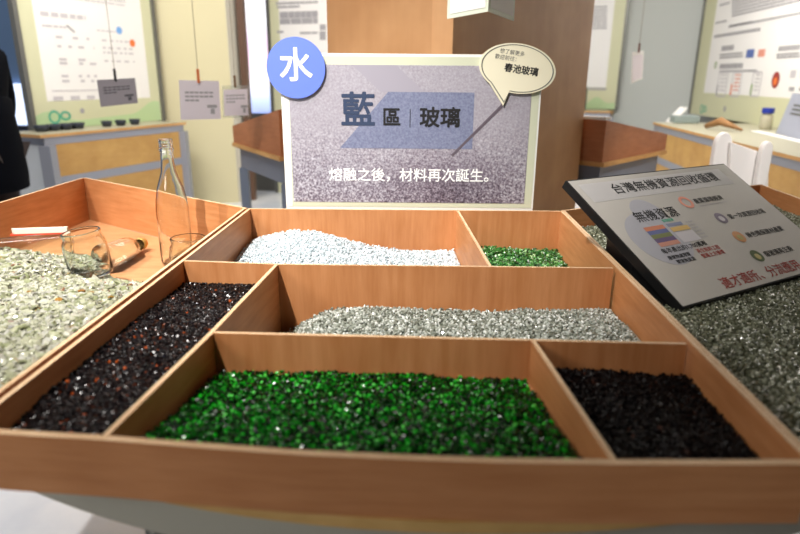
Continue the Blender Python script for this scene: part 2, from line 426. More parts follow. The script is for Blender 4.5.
pile('glass_gravel', [(-.447, .560), (-.302, .546), (-.2450, 1.132), (-.430, 1.149)],
     lambda u, v, x, y: .817 - .012 * sst(.5, 1, v) + .004 * u + .0025 * nz(x, y, 45, 7) - .012 * sst(.22, 0, u) * sst(.2, 0, v),
     .0072, 14000, BROWN_G, 'dark brown glass gravel with amber bits in the long left bin', 'glass gravel', ZT + .006, seed=3, jag=.22, squash=.9)
pile('glass_gravel', [(-.262, .809), (.402, .785), (.415, 1.125), (-.235, 1.131)],
     lambda u, v, x, y: .766 + .022 * sst(.5, 1, u) * (1 - v) - .05 * sst(.16, .0, u) - .008 * sst(.3, .1, u) + .0025 * nz(x, y, 40, 9) + .004 * np.sin(6 * u + 1),
     .0070, 15000, GREY_G, 'grey clear glass gravel in the middle bin', 'glass gravel', ZW, seed=4)
pile('glass_gravel', [(-.430, 1.159), (.170, 1.137), (.152, 1.645), (-.416, 1.645)],
     lambda u, v, x, y: .738 + .056 * np.exp(-((x + .275) / .16) ** 2 - ((y - 1.62) / .26) ** 2) - .004 * sst(.06, 0, u) + .006 * sst(.6, 0, v) + .0018 * nz(x, y, 40, 11),
     .0078, 13500, WHITE_G, 'white glass gravel heaped in the back left bin', 'glass gravel', ZW, seed=5)
pile('glass_gravel', [(.180, 1.137), (.416, 1.136), (.438, 1.645), (.163, 1.645)],
     lambda u, v, x, y: .738 + .007 * nz(x, y, 34, 13) + .008 * np.sin(3.1 * u),
     .011, 5200, MOSS_G, 'mossy dark green glass chunks in the back right bin', 'glass gravel', ZW, seed=6)
pile('crushed_glass', [(.411, .531), (1.145, .992), (1.248, 2.112), (.458, 1.645)],
     lambda u, v, x, y: .803 + .002 * nz(x, y, 30, 15),
     .0068, 36000, RGREY_G, 'grey green crushed glass filling the right tray', 'crushed glass', ZT + .006, seed=7, jag=.6)
def cul(u, v, x, y):
    yb = np.minimum(1.42 + .68 * (-x - .5), 1.80) + .03 * np.sin(x * 20)
    k = sst(yb, yb - .42, y)
    return .694 + .110 * k + .006 * nz(x, y, 25, 17) * sst(0, .3, k)
pile('glass_cullet', [(-.468, .585), (-1.138, 1.065), (-1.103, 2.13), (-.436, 1.640)], cul,
     .0145, 22000, CULLET, 'pale green broken bottle glass heaped in the left tray', 'broken glass', ZW, template='shard', sink=.3, seed=8)

# ================================================================ BOTTLES AND JARS
ZF = ZW + .0005
def vessel(name, prof, thick, M, m, label, cat, group=None, n=48, bore=None):
    """thin-walled glass vessel: outer profile then inner profile back down"""
    r = root(name, M.to_translation(), label, cat, group)
    inner = [(max(rr - thick, 0), zz + (thick * 1.6 if i < 2 else 0)) for i, (rr, zz) in enumerate(prof)]
    if bore: inner = [(min(a_, bore) if z_ > bore_z else a_, z_) for (a_, z_), bore_z in zip(inner, [.258] * len(inner))]
    full = [(0, prof[0][1])] + prof + [(inner[-1][0], prof[-1][1])] + inner[::-1][1:-1] + [(0, prof[0][1] + thick * 2.2)]
    o = MB().lathe(full, M, n).build('glass_body', m, r, True)
    return r
bp = wz(178, 263, ZF)
bottle_prof = [(.030, 0), (.0345, .003), (.036, .01), (.0362, .10), (.036, .135), (.034, .158), (.029, .185), (.0215, .208), (.0165, .225), (.0145, .245), (.0138, .268), (.0150, .2725), (.0163, .2745), (.0163, .2775), (.0146, .280), (.0152, .284), (.0152, .2865), (.0142, .2885), (.0152, .2915), (.0152, .297), (.0146, .300)]
MZ = Matrix.Translation((bp.x, bp.y, ZF)) @ Matrix.Diagonal((1.18, 1.18, 1.13, 1))
bt = vessel('glass_bottle', bottle_prof, .0022, MZ, CLEAR, 'tall clear glass bottle with a screw neck standing in the left tray', 'bottle', bore=.0112)
jar_prof = [(.034, 0), (.040, .003), (.042, .010), (.042, .062), (.040, .074), (.036, .082), (.0355, .086), (.0375, .089), (.0375, .093), (.0358, .095)]
def jar(px, zb, sc, tilt, lab):
    p = wz(*px, zb); M = Matrix.Translation((p.x, p.y, zb)) @ Matrix.Rotation(math.radians(tilt[0]), 4, 'Y') @ Matrix.Rotation(math.radians(tilt[1]), 4, 'X') @ Matrix.Scale(sc, 4)
    return vessel('glass_jar', jar_prof, .0026, M, JARG, lab, 'jar')
jar((192, 279), ZF, 1.16, (0, 0), 'squat clear glass jar standing beside the tall bottle')
jar((93, 275), .748, 1.14, (-6, 3), 'open clear jar with a wide round rim amid the broken glass')
# lying bottles
def lying(p0, p1, r_, name, label, cap=None, m=CLEAR):
    d = Vector(p1) - Vector(p0); Ln = d.length; q = d.to_track_quat('Z', 'Y').to_matrix().to_4x4(); M = Matrix.Translation(p0) @ q
    pr = [(r_ * .85, 0), (r_ * .97, .002), (r_, .008), (r_, Ln * .55), (r_ * .92, Ln * .64), (r_ * .6, Ln * .74), (r_ * .42, Ln * .82), (r_ * .40, Ln)]
    rr = vessel(name, pr, .0022, M, m, label, 'bottle')
    if cap:
        MB().lathe([(0, Ln + .003), (r_ * .5, Ln + .003), (r_ * .52, Ln), (r_ * .52, Ln - .020), (r_ * .46, Ln - .020), (r_ * .46, Ln - .001), (0, Ln - .001)], M, 32).build('screw_cap', cap, rr, True)
    return rr
a = wz(104, 260, ZF + .038); c = wz(142, 242, ZF + .028)
lying((a.x, a.y, ZF + .044), (c.x, c.y, ZF + .024), .033, 'glass_bottle', 'short clear bottle with a gold screw cap lying in the left tray', GOLD)
a = wz(70, 245, ZF + .056); c = wz(-70, 256, ZF + .056)
lying((a.x, a.y, ZF + .056), (c.x, c.y, ZF + .050), .036, 'glass_bottle', 'clear bottle lying under the red and white strip', None, JARG)
# red and white strip lying across the bottle
a = wz(10, 235, ZF + .095); c = wz(67, 233, ZF + .095)
st = root('paper_strip', (a.x, a.y, ZF + .0925), 'red and white folded strip lying across the bottle by the open jar', 'strip')
d = (Vector((c.x, c.y, 0)) - Vector((a.x, a.y, 0))).normalized(); nn = Vector((-d.y, d.x, 0))
A_ = Vector((a.x, a.y, ZF + .0925)); C_ = Vector((c.x, c.y, ZF + .0925))
MB().hexa([A_, C_, C_ + nn * .012, A_ + nn * .012], [p + Vector((0, 0, .0035)) for p in (A_, C_, C_ + nn * .012, A_ + nn * .012)]).build('red_layer', mat('strip_red', (226, 70, 44), .5), st)
mbs = [p + Vector((0, 0, .0037)) for p in (A_ + d * .01, C_, C_ + nn * .012, A_ + nn * .012)]
MB().hexa([p + nn * .003 for p in mbs], [p + Vector((0, 0, .013)) + nn * .003 for p in mbs]).build('white_layer', mat('strip_white', (236, 228, 210), .5), st)

# ================================================================ TEXT
def text(s, M, size, m, parent, offset=0, ext=.0002, align='CENTER', name='lettering', sx=1, sp=1.0):
    cu = bpy.data.curves.new(name, 'FONT'); cu.body = s; cu.size = size; cu.extrude = ext
    cu.align_x = align; cu.align_y = 'CENTER'; cu.space_character = sp; cu.resolution_u = 3
    tmp = bpy.data.objects.new('tmp', cu); me0 = bpy.data.meshes.new_from_object(tmp)
    V = [v.co.copy() for v in me0.vertices]; Fc = [tuple(p.vertices) for p in me0.polygons]
    bpy.data.objects.remove(tmp); bpy.data.meshes.remove(me0)
    sh = [(0, 0)] if offset <= 0 else [(0, 0)] + [(offset * math.cos(a), offset * math.sin(a)) for a in [k * PI / 4 for k in range(8)]]
    VV, FF = [], []
    for k, (dx, dy) in enumerate(sh):          # heavier strokes: the same outline repeated a hair apart
        b = len(VV); VV += [M @ Vector(((v.x + dx) * sx, v.y + dy, v.z + k * ext * .04)) for v in V]; FF += [tuple(i + b for i in f) for f in Fc]
    return obj(name, VV, FF, m, None, parent)
def planar(name, pts, M, t, m, parent, label=None, smooth=False):   # polygon pts in M's xy plane, thickness t along +z
    n = len(pts); v = [M @ Vector((p[0], p[1], 0)) for p in pts] + [M @ Vector((p[0], p[1], t)) for p in pts]
    f = [tuple(range(n))[::-1], tuple(range(n, 2 * n))] + [(i, (i + 1) % n, n + (i + 1) % n, n + i) for i in range(n)]
    return obj(name, v, f, m, None, parent, label=label)
def ring(name, outer_, inner_, M, t, m, parent):
    n = len(outer_); v = [M @ Vector((p[0], p[1], z)) for z in (0, t) for l in (outer_, inner_) for p in l]; f = []
    for i in range(n):
        j = (i + 1) % n
        f += [(2 * n + i, 2 * n + j, 3 * n + j, 3 * n + i), (i, j, 2 * n + j, 2 * n + i), (n + j, n + i, 3 * n + i, 3 * n + j)]
    return obj(name, v, f, m, None, parent)
def rect(x0, y0, x1, y1): return [(x0, y0), (x1, y0), (x1, y1), (x0, y1)]
def circ(cx, cy, r, n=48, ry=None): return [(cx + r * math.cos(2 * PI * i / n), cy + (ry or r) * math.sin(2 * PI * i / n)) for i in range(n)]

# ================================================================ SIGN BOARD
YS = 1.675
SB = root('sign_board', (.027, YS, ZT), 'upright sign board of purple sand pattern with blue disc and speech bubble behind the tray', 'sign')
MS = Matrix.Translation((0, YS, 0)) @ Matrix.Rotation(PI / 2, 4, 'X')       # local x right, y up, z towards the viewer
SAND = mat('sand_print', (200, 190, 205), .45, coat=.15)
N, L, b = nt(SAND)
tc = N.new('ShaderNodeTexCoord'); sep = N.new('ShaderNodeSeparateXYZ'); L.new(tc.outputs['Generated'], sep.inputs[0])
n1 = N.new('ShaderNodeTexNoise'); n1.inputs['Scale'].default_value = 170; n1.inputs['Detail'].default_value = 2; n1.inputs['Roughness'].default_value = .7
L.new(tc.outputs['Object'], n1.inputs['Vector'])
n2 = N.new('ShaderNodeTexNoise'); n2.inputs['Scale'].default_value = 5; n2.inputs['Detail'].default_value = 3; L.new(tc.outputs['Object'], n2.inputs['Vector'])
mp = N.new('ShaderNodeMapRange'); mp.inputs[1].default_value = .62; mp.inputs[2].default_value = 0.0; L.new(sep.outputs['Z'], mp.inputs[0])
# darker patch under the falling stream
sx = N.new('ShaderNodeVectorMath'); sx.operation = 'SUBTRACT'; sx.inputs[1].default_value = (.66, 0, .08); L.new(tc.outputs['Generated'], sx.inputs[0])
sc2 = N.new('ShaderNodeVectorMath'); sc2.operation = 'MULTIPLY'; sc2.inputs[1].default_value = (2.6, 0, 2.6); L.new(sx.outputs[0], sc2.inputs[0])
ln = N.new('ShaderNodeVectorMath'); ln.operation = 'LENGTH'; L.new(sc2.outputs[0], ln.inputs[0])
mr = N.new('ShaderNodeMapRange'); mr.inputs[1].default_value = 1.0; mr.inputs[2].default_value = 0.0; L.new(ln.outputs['Value'], mr.inputs[0])
def mth(op, a, b_, v=None):
    n = N.new('ShaderNodeMath'); n.operation = op; n.use_clamp = False
    for i, q in enumerate((a, b_)):
        if isinstance(q, (int, float)): n.inputs[i].default_value = q
        else: L.new(q, n.inputs[i])
    return n.outputs[0]
amp = mth('ADD', mth('MULTIPLY', mp.outputs[0], 1.9), .45)
grain = mth('MULTIPLY', mth('SUBTRACT', n1.outputs[0], .5), amp)
bas = mth('SUBTRACT', mth('SUBTRACT', .80, mth('MULTIPLY', mr.outputs[0], .32)), mth('MULTIPLY', mp.outputs[0], .12))
val = mth('ADD', mth('SUBTRACT', bas, .06), grain)
val = mth('ADD', val, mth('MULTIPLY', mth('SUBTRACT', n2.outputs[0], .5), .1))
rr_ = ramp(N, [(0, (52, 40, 52)), (.45, (118, 108, 122)), (.78, (170, 166, 176)), (1, (204, 202, 212))]); L.new(val, rr_.inputs[0]); L.new(rr_.outputs[0], b.inputs['Base Color'])
BORD = mat('sign_pale_border', (238, 238, 232), .45)
GBORD = mat('sign_green_border', (206, 210, 186), .45)
planar('backing_board', rect(-.3175, ZT, .3675, 1.256), MS @ Matrix.Translation((0, 0, -.006)), .006, BORD, SB)
planar('green_band', rect(-.312, .853, .3625, 1.249), MS, .0006, GBORD, SB)
planar('white_margin', [(-.312, .853), (-.300, .853), (-.296, 1.21), (-.305, 1.249), (-.312, 1.249)], MS @ Matrix.Translation((0, 0, .0006)), .0004, BORD, SB)
planar('sand_picture', rect(-.296, .866, .342, 1.228), MS @ Matrix.Translation((0, 0, .0006)), .0008, SAND, SB)
BX = mat('sign_blue_band', (116, 134, 178), .45); 
N2_, L2_, b2_ = nt(BX)
tcb = N2_.new('ShaderNodeTexCoord'); nb = N2_.new('ShaderNodeTexNoise'); nb.inputs['Scale'].default_value = 190; nb.inputs['Detail'].default_value = 2
rb = ramp(N2_, [(.3, (108, 114, 142)), (.7, (134, 140, 166))])
L2_.new(tcb.outputs['Object'], nb.inputs['Vector']); L2_.new(nb.outputs[0], rb.inputs[0]); L2_.new(rb.outputs[0], b2_.inputs['Base Color'])
LV = mat('sign_lavender_band', (160, 156, 168), .45)
M1 = MS @ Matrix.Translation((0, 0, .0014))
planar('pale_triangle', [(-.13, 1.228), (-.015, 1.228), (.06, 1.161), (-.055, 1.161)], M1, .0004, LV, SB)
planar('blue_band', [(-.165, 1.014), (.192, 1.014), (.192, 1.161), (-.035, 1.161)], M1, .0004, BX, SB)
planar('falling_stream', [(.135, .998), (.140, .994), (.268, 1.124), (.272, 1.142), (.255, 1.122)], MS @ Matrix.Translation((0, 0, .0018)), .0004, mat('stream_print', (98, 88, 98), .5), SB)
MT = MS @ Matrix.Translation((0, 0, .0022))
text('藍', MT @ Matrix.Translation((-.115, 1.1085, 0)), .094, NAVY, SB, .0018)
text('區', MT @ Matrix.Translation((-.026, 1.093, 0)), .051, BLACKT, SB, .0012)
planar('dividing_line', rect(.0225, 1.070, .0240, 1.118), MT, .0003, BLACKT, SB)
text('玻璃', MT @ Matrix.Translation((.103, 1.093, 0)), .055, BLACKT, SB, .0014)
text('熔融之後，材料再次誕生。', MT @ Matrix.Translation((.034, .940, .0)), .0385, WPRINT, SB, .0004, sp=1.0)
GREYT2 = mat('mid_grey_print', (96, 96, 94), .6)
# blue disc
dc = (-.2745, 1.2185); DM = MS @ Matrix.Translation((0, 0, .0030))
disc = planar('blue_disc', circ(*dc, .076, 64), MS @ Matrix.Translation((0, 0, .0022)), .006, mat('blue_disc_print', (104, 128, 224), .4), SB)
ROOTS[disc.name] = ROOTS[SB.name]
text('水', MS @ Matrix.Translation((dc[0], dc[1] + .002, .0086)), .088, WPRINT, disc, .0014)
# speech bubble
def bubble(k):
    cx, cy, a, b_ = .300, 1.2215, .1005 * k, .0615 * k; pts = []
    tilt = math.radians(-9)
    for i in range(72):
        t = 2 * PI * i / 72
        if math.radians(232) < t < math.radians(262): continue
        x, y = a * math.cos(t), b_ * math.sin(t)
        pts.append((cx + x * math.cos(tilt) - y * math.sin(tilt), cy + x * math.sin(tilt) + y * math.cos(tilt), t))
    out = []
    done = False
    for p in pts:
        if p[2] >= math.radians(262) and not done:
            out.append((.268 + (1 - k) * .02, 1.128 + (1 - k) * .14)); done = True
        out.append(p[:2])
    return out
bubm = mat('bubble_cream', (240, 234, 208), .45)
bub = planar('speech_bubble', bubble(1), MS @ Matrix.Translation((0, 0, .0028)), .005, bubm, SB)
ROOTS[bub.name] = ROOTS[SB.name]
MBb = MS @ Matrix.Translation((0, 0, .0079))
ring('bubble_outline', bubble(.945), bubble(.918), MBb, .0004, mat('outline_print', (90, 92, 88), .5), bub)
tl = Matrix.Rotation(math.radians(-8), 4, 'Z')
text('想了解更多', MBb @ Matrix.Translation((.284, 1.2605, 0)) @ tl, .0130, GREYT2, bub, 0)
text('歡迎前往：', MBb @ Matrix.Translation((.272, 1.2470, 0)) @ tl, .0130, GREYT2, bub, 0)
text('春池玻璃', MBb @ Matrix.Translation((.310, 1.2175, 0)) @ tl, .0225, BLACKT, bub, .0006)
# easel foot behind
MB().hexa([(-.03, YS + .0065, ZT), (.08, YS + .0065, ZT), (.08, YS + .12, ZT), (-.03, YS + .12, ZT)], [(-.03, YS + .0065, 1.15), (.08, YS + .0065, 1.15), (.08, YS + .010, 1.15), (-.03, YS + .010, 1.15)]).build('back_strut', BLACK, SB)

# ================================================================ SLOPING INFORMATION PANEL
Q = [Vector(q) for q in ((.3475, 1.2823, .9906), (.8178, 1.5584, .9929), (.9746, 1.2928, .8092), (.5031, 1.0167, .8081))]
e1 = (Q[1] - Q[0]).normalized(); e2 = (Q[0] - Q[3]); e2 = (e2 - e1 * e2.dot(e1)).normalized(); e3 = e1.cross(e2)
PW, PH = .5454, .3579
O3 = Q[3] + Vector((0, 0, .004))
MPn = Matrix.Translation(O3) @ Matrix((e1, e2, e3)).transposed().to_4x4()      # origin bottom-left, x right, y up the slope, z out
IP = root('information_panel', (.7, 1.2, ZT + .007), 'sloping black framed information board resting in the right tray of crushed glass', 'sign')
planar('black_board', rect(0, 0, PW, PH), MPn @ Matrix.Translation((0, 0, -.019)), .018, BLACK, IP)
PPR = mat('panel_grey_print', (190, 186, 180), .22, spec=.6, coat=.3)
planar('printed_sheet', rect(.004, .003, PW - .003, PH - .004), MPn @ Matrix.Translation((0, 0, -.001)), .001, PPR, IP)
# wedge stand
def pl(x, y, z): return MPn @ Vector((x, y, z))
zf = ZT + .008
up_ = [pl(.003, .02, -.0192), pl(PW - .012, .02, -.0192), pl(PW - .012, .30, -.0192), pl(.099, .30, -.0192), pl(.018, .14, -.0192)]
up_ = [Vector((p.x, p.y, max(p.z, zf + .001))) for p in up_]
MB().hexa([Vector((p.x, p.y, zf)) for p in up_], up_).build('wedge_stand', BLACK, IP)
MI = MPn @ Matrix.Translation((0, 0, .0003))
def P(u, v): return (u, PH - v)
CL = mat('panel_cloud_print', (168, 168, 176), .3)
planar('cloud_shape', circ(*P(.10, .195), .074), MI, .00015, CL, IP)
planar('cloud_shape', circ(*P(.135, .125), .042), MI @ Matrix.Translation((0, 0, .0002)), .00015, CL, IP)
planar('title_band', rect(.02, PH - .075, .50, PH - .018), MI, .00012, mat('panel_band_print', (186, 184, 184), .3), IP)
MX = MI @ Matrix.Translation((0, 0, .0006))
def ptxt(s, u, v, size, m, off=0, al='LEFT', sx=1): return text(s, MX @ Matrix.Translation((*P(u, v), 0)), size, m, IP, off, .0001, al, sx=sx)
ptxt('台灣無機資源回收循環', .098, .046, .0345, BLACKT, .0003, sx=1.06)
ptxt('無機資源', .086, .135, .0335, BLACKT, .0003)
ptxt('循環經濟', .150, .1545, .009, TEAL, .0001)
for i, m_ in enumerate(mat('row_print', c_, .5) for c_ in ((196, 124, 94), (92, 100, 144), (112, 118, 76), (96, 78, 116), (190, 134, 116))):
    planar('table_row', rect(.082, PH - .163 - .0112 * (i + 1), .142, PH - .163 - .0112 * i), MX, .0001, m_, IP)
planar('table_row', rect(.152, PH - .172, .200, PH - .163), MX, .0001, mat('row_print_slate', (130, 136, 160), .5), IP)
planar('table_row', rect(.152, PH - .187, .208, PH - .175), MX, .0001, mat('row_print_ochre', (206, 172, 104), .5), IP)
planar('table_row', rect(.152, PH - .219, .208, PH - .190), MX, .0001, CL if False else LGREYT, IP)
mb = MB()
for i in range(6):
    for j in range(3):
        x = .212 + .008 * j; y = PH - .168 - .0095 * i
        mb.add([MX @ Vector(q) for q in ((x, y, 0), (x + .006, y, 0), (x + .006, y + .003, 0), (x, y + .003, 0))], [(0, 1, 2, 3)])
mb.build('small_print', GREYT, IP)
ptxt('每年產出約1,700萬噸', .072, .231, .0150, BLACKT, .0001)
ptxt('廢棄物處理業', .072, .249, .0112, BLACKT, .0001); ptxt('環境與資源', .084, .262, .0112, BLACKT, .0001)
ptxt('再生粒料工程', .162, .247, .0122, REDT, .0001); ptxt('營建土方循環', .162, .261, .0122, REDT, .0001)
EMB2 = mat('emblem_slate', (128, 118, 134), .5); EMB3 = mat('emblem_tan_orange', (206, 150, 104), .5); EMB4 = mat('emblem_moss', (92, 106, 70), .5)
LOGOS = ((.274, .112, SALM, '產業循環經濟'), (.328, .173, EMB2, '第一次資源回收場'), (.322, .232, EMB3, '綠色環保建材產業'), (.314, .289, EMB4, '廢玻璃再生廠'))
EMB4B = mat('emblem_centre_ochre', (176, 164, 104), .5)
for (u, v, m_, s) in LOGOS:
    if m_ is SALM: ring('round_emblem', circ(*P(u, v), .019, 32), circ(*P(u, v), .012, 32), MX, .0002, m_, IP)
    else:
        planar('round_emblem', circ(*P(u, v), .0165, 32), MX, .0002, m_, IP)
        planar('emblem_centre', circ(*P(u, v + .002), .008, 24), MX @ Matrix.Translation((0, 0, .0002)), .0002, EMB4B if m_ in (EMB4, EMB3) else LGREYT, IP)
    ptxt(s, u + .026, v + .002, .0172, BLACKT, .0001)
planar('rule_line', rect(.304, PH - .129, .405, PH - .1275), MX, .0001, GREYT, IP)
ptxt('適才適所、分流應用', .142, .334, .0300, REDT, .0002, sx=1.0)

def merge(src, dst):
    k = len(dst.data.materials); bm = bmesh.new(); bm.from_mesh(dst.data); n = len(bm.faces); bm.from_mesh(src.data); bm.faces.ensure_lookup_table()
    for f in bm.faces[n:]: f.material_index += k
    bm.to_mesh(dst.data); bm.free()
    for m in src.data.materials: dst.data.materials.append(m)
    bpy.data.objects.remove(src)
# ================================================================ BACKGROUND: COLUMN
cc = wy(453, 60, 2.15); C0 = Vector((cc.x, cc.y, 0)); al = math.radians(38)
dl = Vector((-math.cos(al), math.sin(al), 0)); dr = Vector((math.sin(al), math.cos(al), 0))
def hitpx(C, d, u):      # length along d from C where it meets pixel column u at mid height
    r = ray(u, 60); k = r.x / r.y; return (k * C.y - C.x) / (d.x - k * d.y)
Ll, Lr = hitpx(C0, dl, 328), hitpx(C0, dr, 589)
col = root('square_column', C0, 'square column clad in plain brown veneer behind the sign board', 'column')
MB().prism([C0, C0 + dr * Lr, C0 + dr * Lr + dl * Ll, C0 + dl * Ll], 0, ZC - .001).build('veneer_cladding', W_COL, col)
q = C0 - dl * 0
MB().prism([C0 - dr * .006, C0 + dl * .085 - dr * .006, C0 + dl * .085, C0 - dr * 0], 0, ZC - .001).build('corner_strip', wood('corner_strip_wood', (206, 158, 112), (214, 166, 120), (3, 3, .4)), col)

# ================================================================ BACKGROUND: COUNTERS
ENDP = mat('pale_end_panel', (206, 210, 214), .5)
LAM = mat('counter_laminate', (170, 166, 144), .4)
def off(a, b_, k): return Vector(a) + (Vector(b_) - Vector(a)) * k
def counter(FL, FR, BR_, BL_, label, zt=.80):
    r = root('display_counter', FL * .5 + BR_ * .5 - Vector((0, 0, (FL.z + BR_.z) / 2)), label, 'counter')
    P4 = [Vector((p.x, p.y, 0)) for p in (FL, FR, BR_, BL_)]; c = sum(P4, Vector()) / 4
    def ins(k): return [c + (p - c) * 1.0 + (c - p).normalized() * k for p in P4]
    MB().prism(P4, zt - .022, zt - .0015).build('counter_top', W_CE, r)
    MB().prism([p + (c - p).normalized() * .004 for p in P4], zt - .0015, zt).build('top_laminate', LAM, r)
    a = ins(.03)
    MB().prism(a, zt - .075, zt - .0225).build('upper_rail', ALU, r)
    MB().prism(ins(.04), zt - .30, zt - .0755).build('front_panel', W_CP, r)
    MB().prism(a, zt - .36, zt - .3005).build('lower_rail', ALU, r)
    MB().prism(ins(.04), .10, zt - .3605).build('lower_panel', W_CP, r)
    for k in ((0, 3), (1, 2)):
        i0, i1 = a[k[0]], a[k[1]]; o_ = (i0 - a[1 - k[0]] if k[0] < 2 else i0).normalized() * .006
        q = [i0, i1, i1 + o_, i0 + o_]
        if (q[1] - q[0]).cross(q[2] - q[1]).z < 0: q = q[::-1]
        MB().prism(q, .10, zt - .0755).build('end_panel', ENDP, r)
    for p in ins(.05):
        MB().prism([(p.x - .04, p.y - .04), (p.x + .04, p.y - .04), (p.x + .04, p.y + .04), (p.x - .04, p.y + .04)], 0, zt - .076).build('leg', ALU, r)
    return r
ZK = .80
lFL, lFR = wz(40, 135, ZK), wz(186, 122, ZK); lBL, lBR = wz(27, 130, ZK), wz(170, 116.5, ZK)
# make it a regular box: push the back out by a fixed depth
dd = (lFR - lFL).normalized(); nl_ = Vector((-dd.y, dd.x, 0)); 
if nl_.x > 0: nl_ = -nl_
lBL, lBR = lFL + nl_ * .38, lFR + nl_ * .38
counter(lFL, lFR, lBR, lBL, 'grey framed display counter with beige panels below the left poster board')
rFL, rFR = wz(653, 122, ZK), wz(815, 161, ZK)
dd2 = (rFR - rFL).normalized(); nr_ = Vector((-dd2.y, dd2.x, 0)); 
if nr_.x < 0: nr_ = -nr_
rFR = rFL + dd2 * 4.0
rBL, rBR = rFL + nr_ * .95, rFR + nr_ * .95
counter(rFL, rFR, rBR, rBL, 'grey framed display counter with wooden edge below the right poster board')

# ================================================================ POSTER BOARDS
def rows(mb, M, x0, x1, y, h, rng, gap=.35, w=.03, mi=0):
    x = x0
    while x < x1:
        ww = w * rng.uniform(.5, 1.5)
        mb.add([M @ Vector(q) for q in ((x, y, 0), (min(x + ww, x1), y, 0), (min(x + ww, x1), y + h, 0), (x, y + h, 0))], [(0, 1, 2, 3)], mi); x += ww * (1 + gap)
r_sheet = [None]
def poster(A, B, z0, z1, label, seed, inner, style, faceto):
    """board standing from A to B; printed side towards faceto"""
    A = Vector((A.x, A.y, z0)); B = Vector((B.x, B.y, z0)); d = (B - A).normalized(); w = (B - A).length
    nrm = d.cross(Vector((0, 0, 1)))
    if nrm.dot(Vector(faceto) - A) < 0: nrm = -nrm
    M = Matrix.Translation(A) @ Matrix((d, Vector((0, 0, 1)), nrm)).transposed().to_4x4(); H = z1 - z0; rng = random.Random(seed)
    r = root('poster_board', (A.x, A.y, z0), label, 'poster board')
    planar('board_panel', rect(0, 0, w, H), M @ Matrix.Translation((0, 0, -.03)), .03, OLIVE, r)
    planar('frame_post', rect(-.035, 0, 0, H), M @ Matrix.Translation((0, 0, -.035)), .05, ALUD, r)
    planar('frame_post', rect(w, 0, w + .035, H), M @ Matrix.Translation((0, 0, -.035)), .05, ALUD, r)
    r_sheet[0] = planar('white_sheet', rect(*inner(w, H)), M, .001, WHITE, r)
    Mt = M @ Matrix.Translation((0, 0, .003))
    return r, M, Mt, w, H, rng
zP = ZK + .001
LA, LB_ = lBL + dd * .02, lBR - dd * .05
def hitline(C, d, u, v):     # where the vertical plane through C along d meets a line of sight
    r = ray(u, v); k = r.x / r.y; t = (k * C.y - C.x) / (d.x - k * d.y); return C + d * t
LC = lBL + (lFL - lBL) * .12; LA = hitline(LC, dd, 33, 110); LB_ = hitline(LC, dd, 160, 100)
pr, M, Mt, w, H, rng = poster(LA, LB_, zP, 2.75, 'tall green edged poster board of fine text standing on the left counter', 1, lambda w, H: (w * .10, .20, w * .91, H - .1), 0, (0, 0, 1))
def hills(r, M, w, seed):
    rg = random.Random(seed); pts = [(0.01, .002)] + [(w * (i / 20) * .98 + .01, .035 + .09 * max(0, math.sin(i * .36 + seed)) ** 2 + .05 * (i / 20)) for i in range(21)] + [(w - .01, .002)]
    planar('green_hills', pts, M @ Matrix.Translation((0, 0, .0015)), .001, PGREEN, r)
def swirl(r, M, x, y, s):
    ring('swirl_logo', circ(x, y, s, 24), circ(x, y, s * .68, 24), M, .001, TEAL, r); ring('swirl_logo', circ(x + s * 1.9, y + s * .1, s * .95, 24, s * .7), circ(x + s * 1.9, y + s * .1, s * .6, 24, s * .4), M, .001, TEAL, r)
hills(pr, M, w, 1); swirl(pr, Mt, w * .13, .085, .05)
mb = MB()
x0, x1 = w * .14, w * .78
for y in (H - .13, H - .16): rows(mb, Mt, x0, x1 * .6, y, .012, rng)
def zy(v, x=.5): # board height seen at pixel row v near its middle
    return 1.2 + (77 - v) * 5.9 / 640 - zP
for v in (5, 12, 14, 16, 19): rows(mb, Mt, x0, x1, zy(v), .010, rng, .15, .05)
rows(mb, Mt, x0, w * .45, zy(34), .03, rng, .25, .05); 
rows(mb, Mt, x0, w * .3, zy(42), .015, rng, .2, .04); rows(mb, Mt, w * .52, w * .7, zy(42), .010, rng, .2, .04)
for v in (50, 57, 67, 70, 80, 84): rows(mb, Mt, x0 + .1, x1 * .62, zy(v), .018, rng, 1.6, .05)
for v in (50, 56, 60, 67): rows(mb, Mt, w * .55, w * .8, zy(v), .014, rng, .8, .04)
rows(mb, Mt, x0, x1 * .7, zy(91), .008, rng, .05, .2)
rows(mb, Mt, x0, x1 * .8, zy(98), .028, rng, .8, .07)
merge(mb.build('fine_print', LGREYT, pr), r_sheet[0])
planar('red_dot', circ(w * .80, zy(50), .03, 20), Mt, .001, ORANGE, pr); planar('blue_dot', circ(w * .70, zy(40), .03, 20), Mt, .001, mat('sky_print', (120, 170, 226), .5), pr)
planar('dark_mark', [(w * .30, zy(40)), (w * .35, zy(45)), (w * .36, zy(44)), (w * .31, zy(39))], Mt, .001, GREYT, pr)
planar('small_mark', circ(w * .33, .12, .02, 12), Mt, .001, GREYT, pr)

RC = rBL - nr_ * .05; RA = hitline(RC, dd2, 692, 100); RB_ = rBR - nr_ * .05
pr, M, Mt, w, H, rng = poster(RA, RB_, zP, 2.9, 'wide green edged poster board with icons standing on the right counter', 2, lambda w, H: (w * .06, .25, w * .98, H - .1), 0, (0, 0, 1))
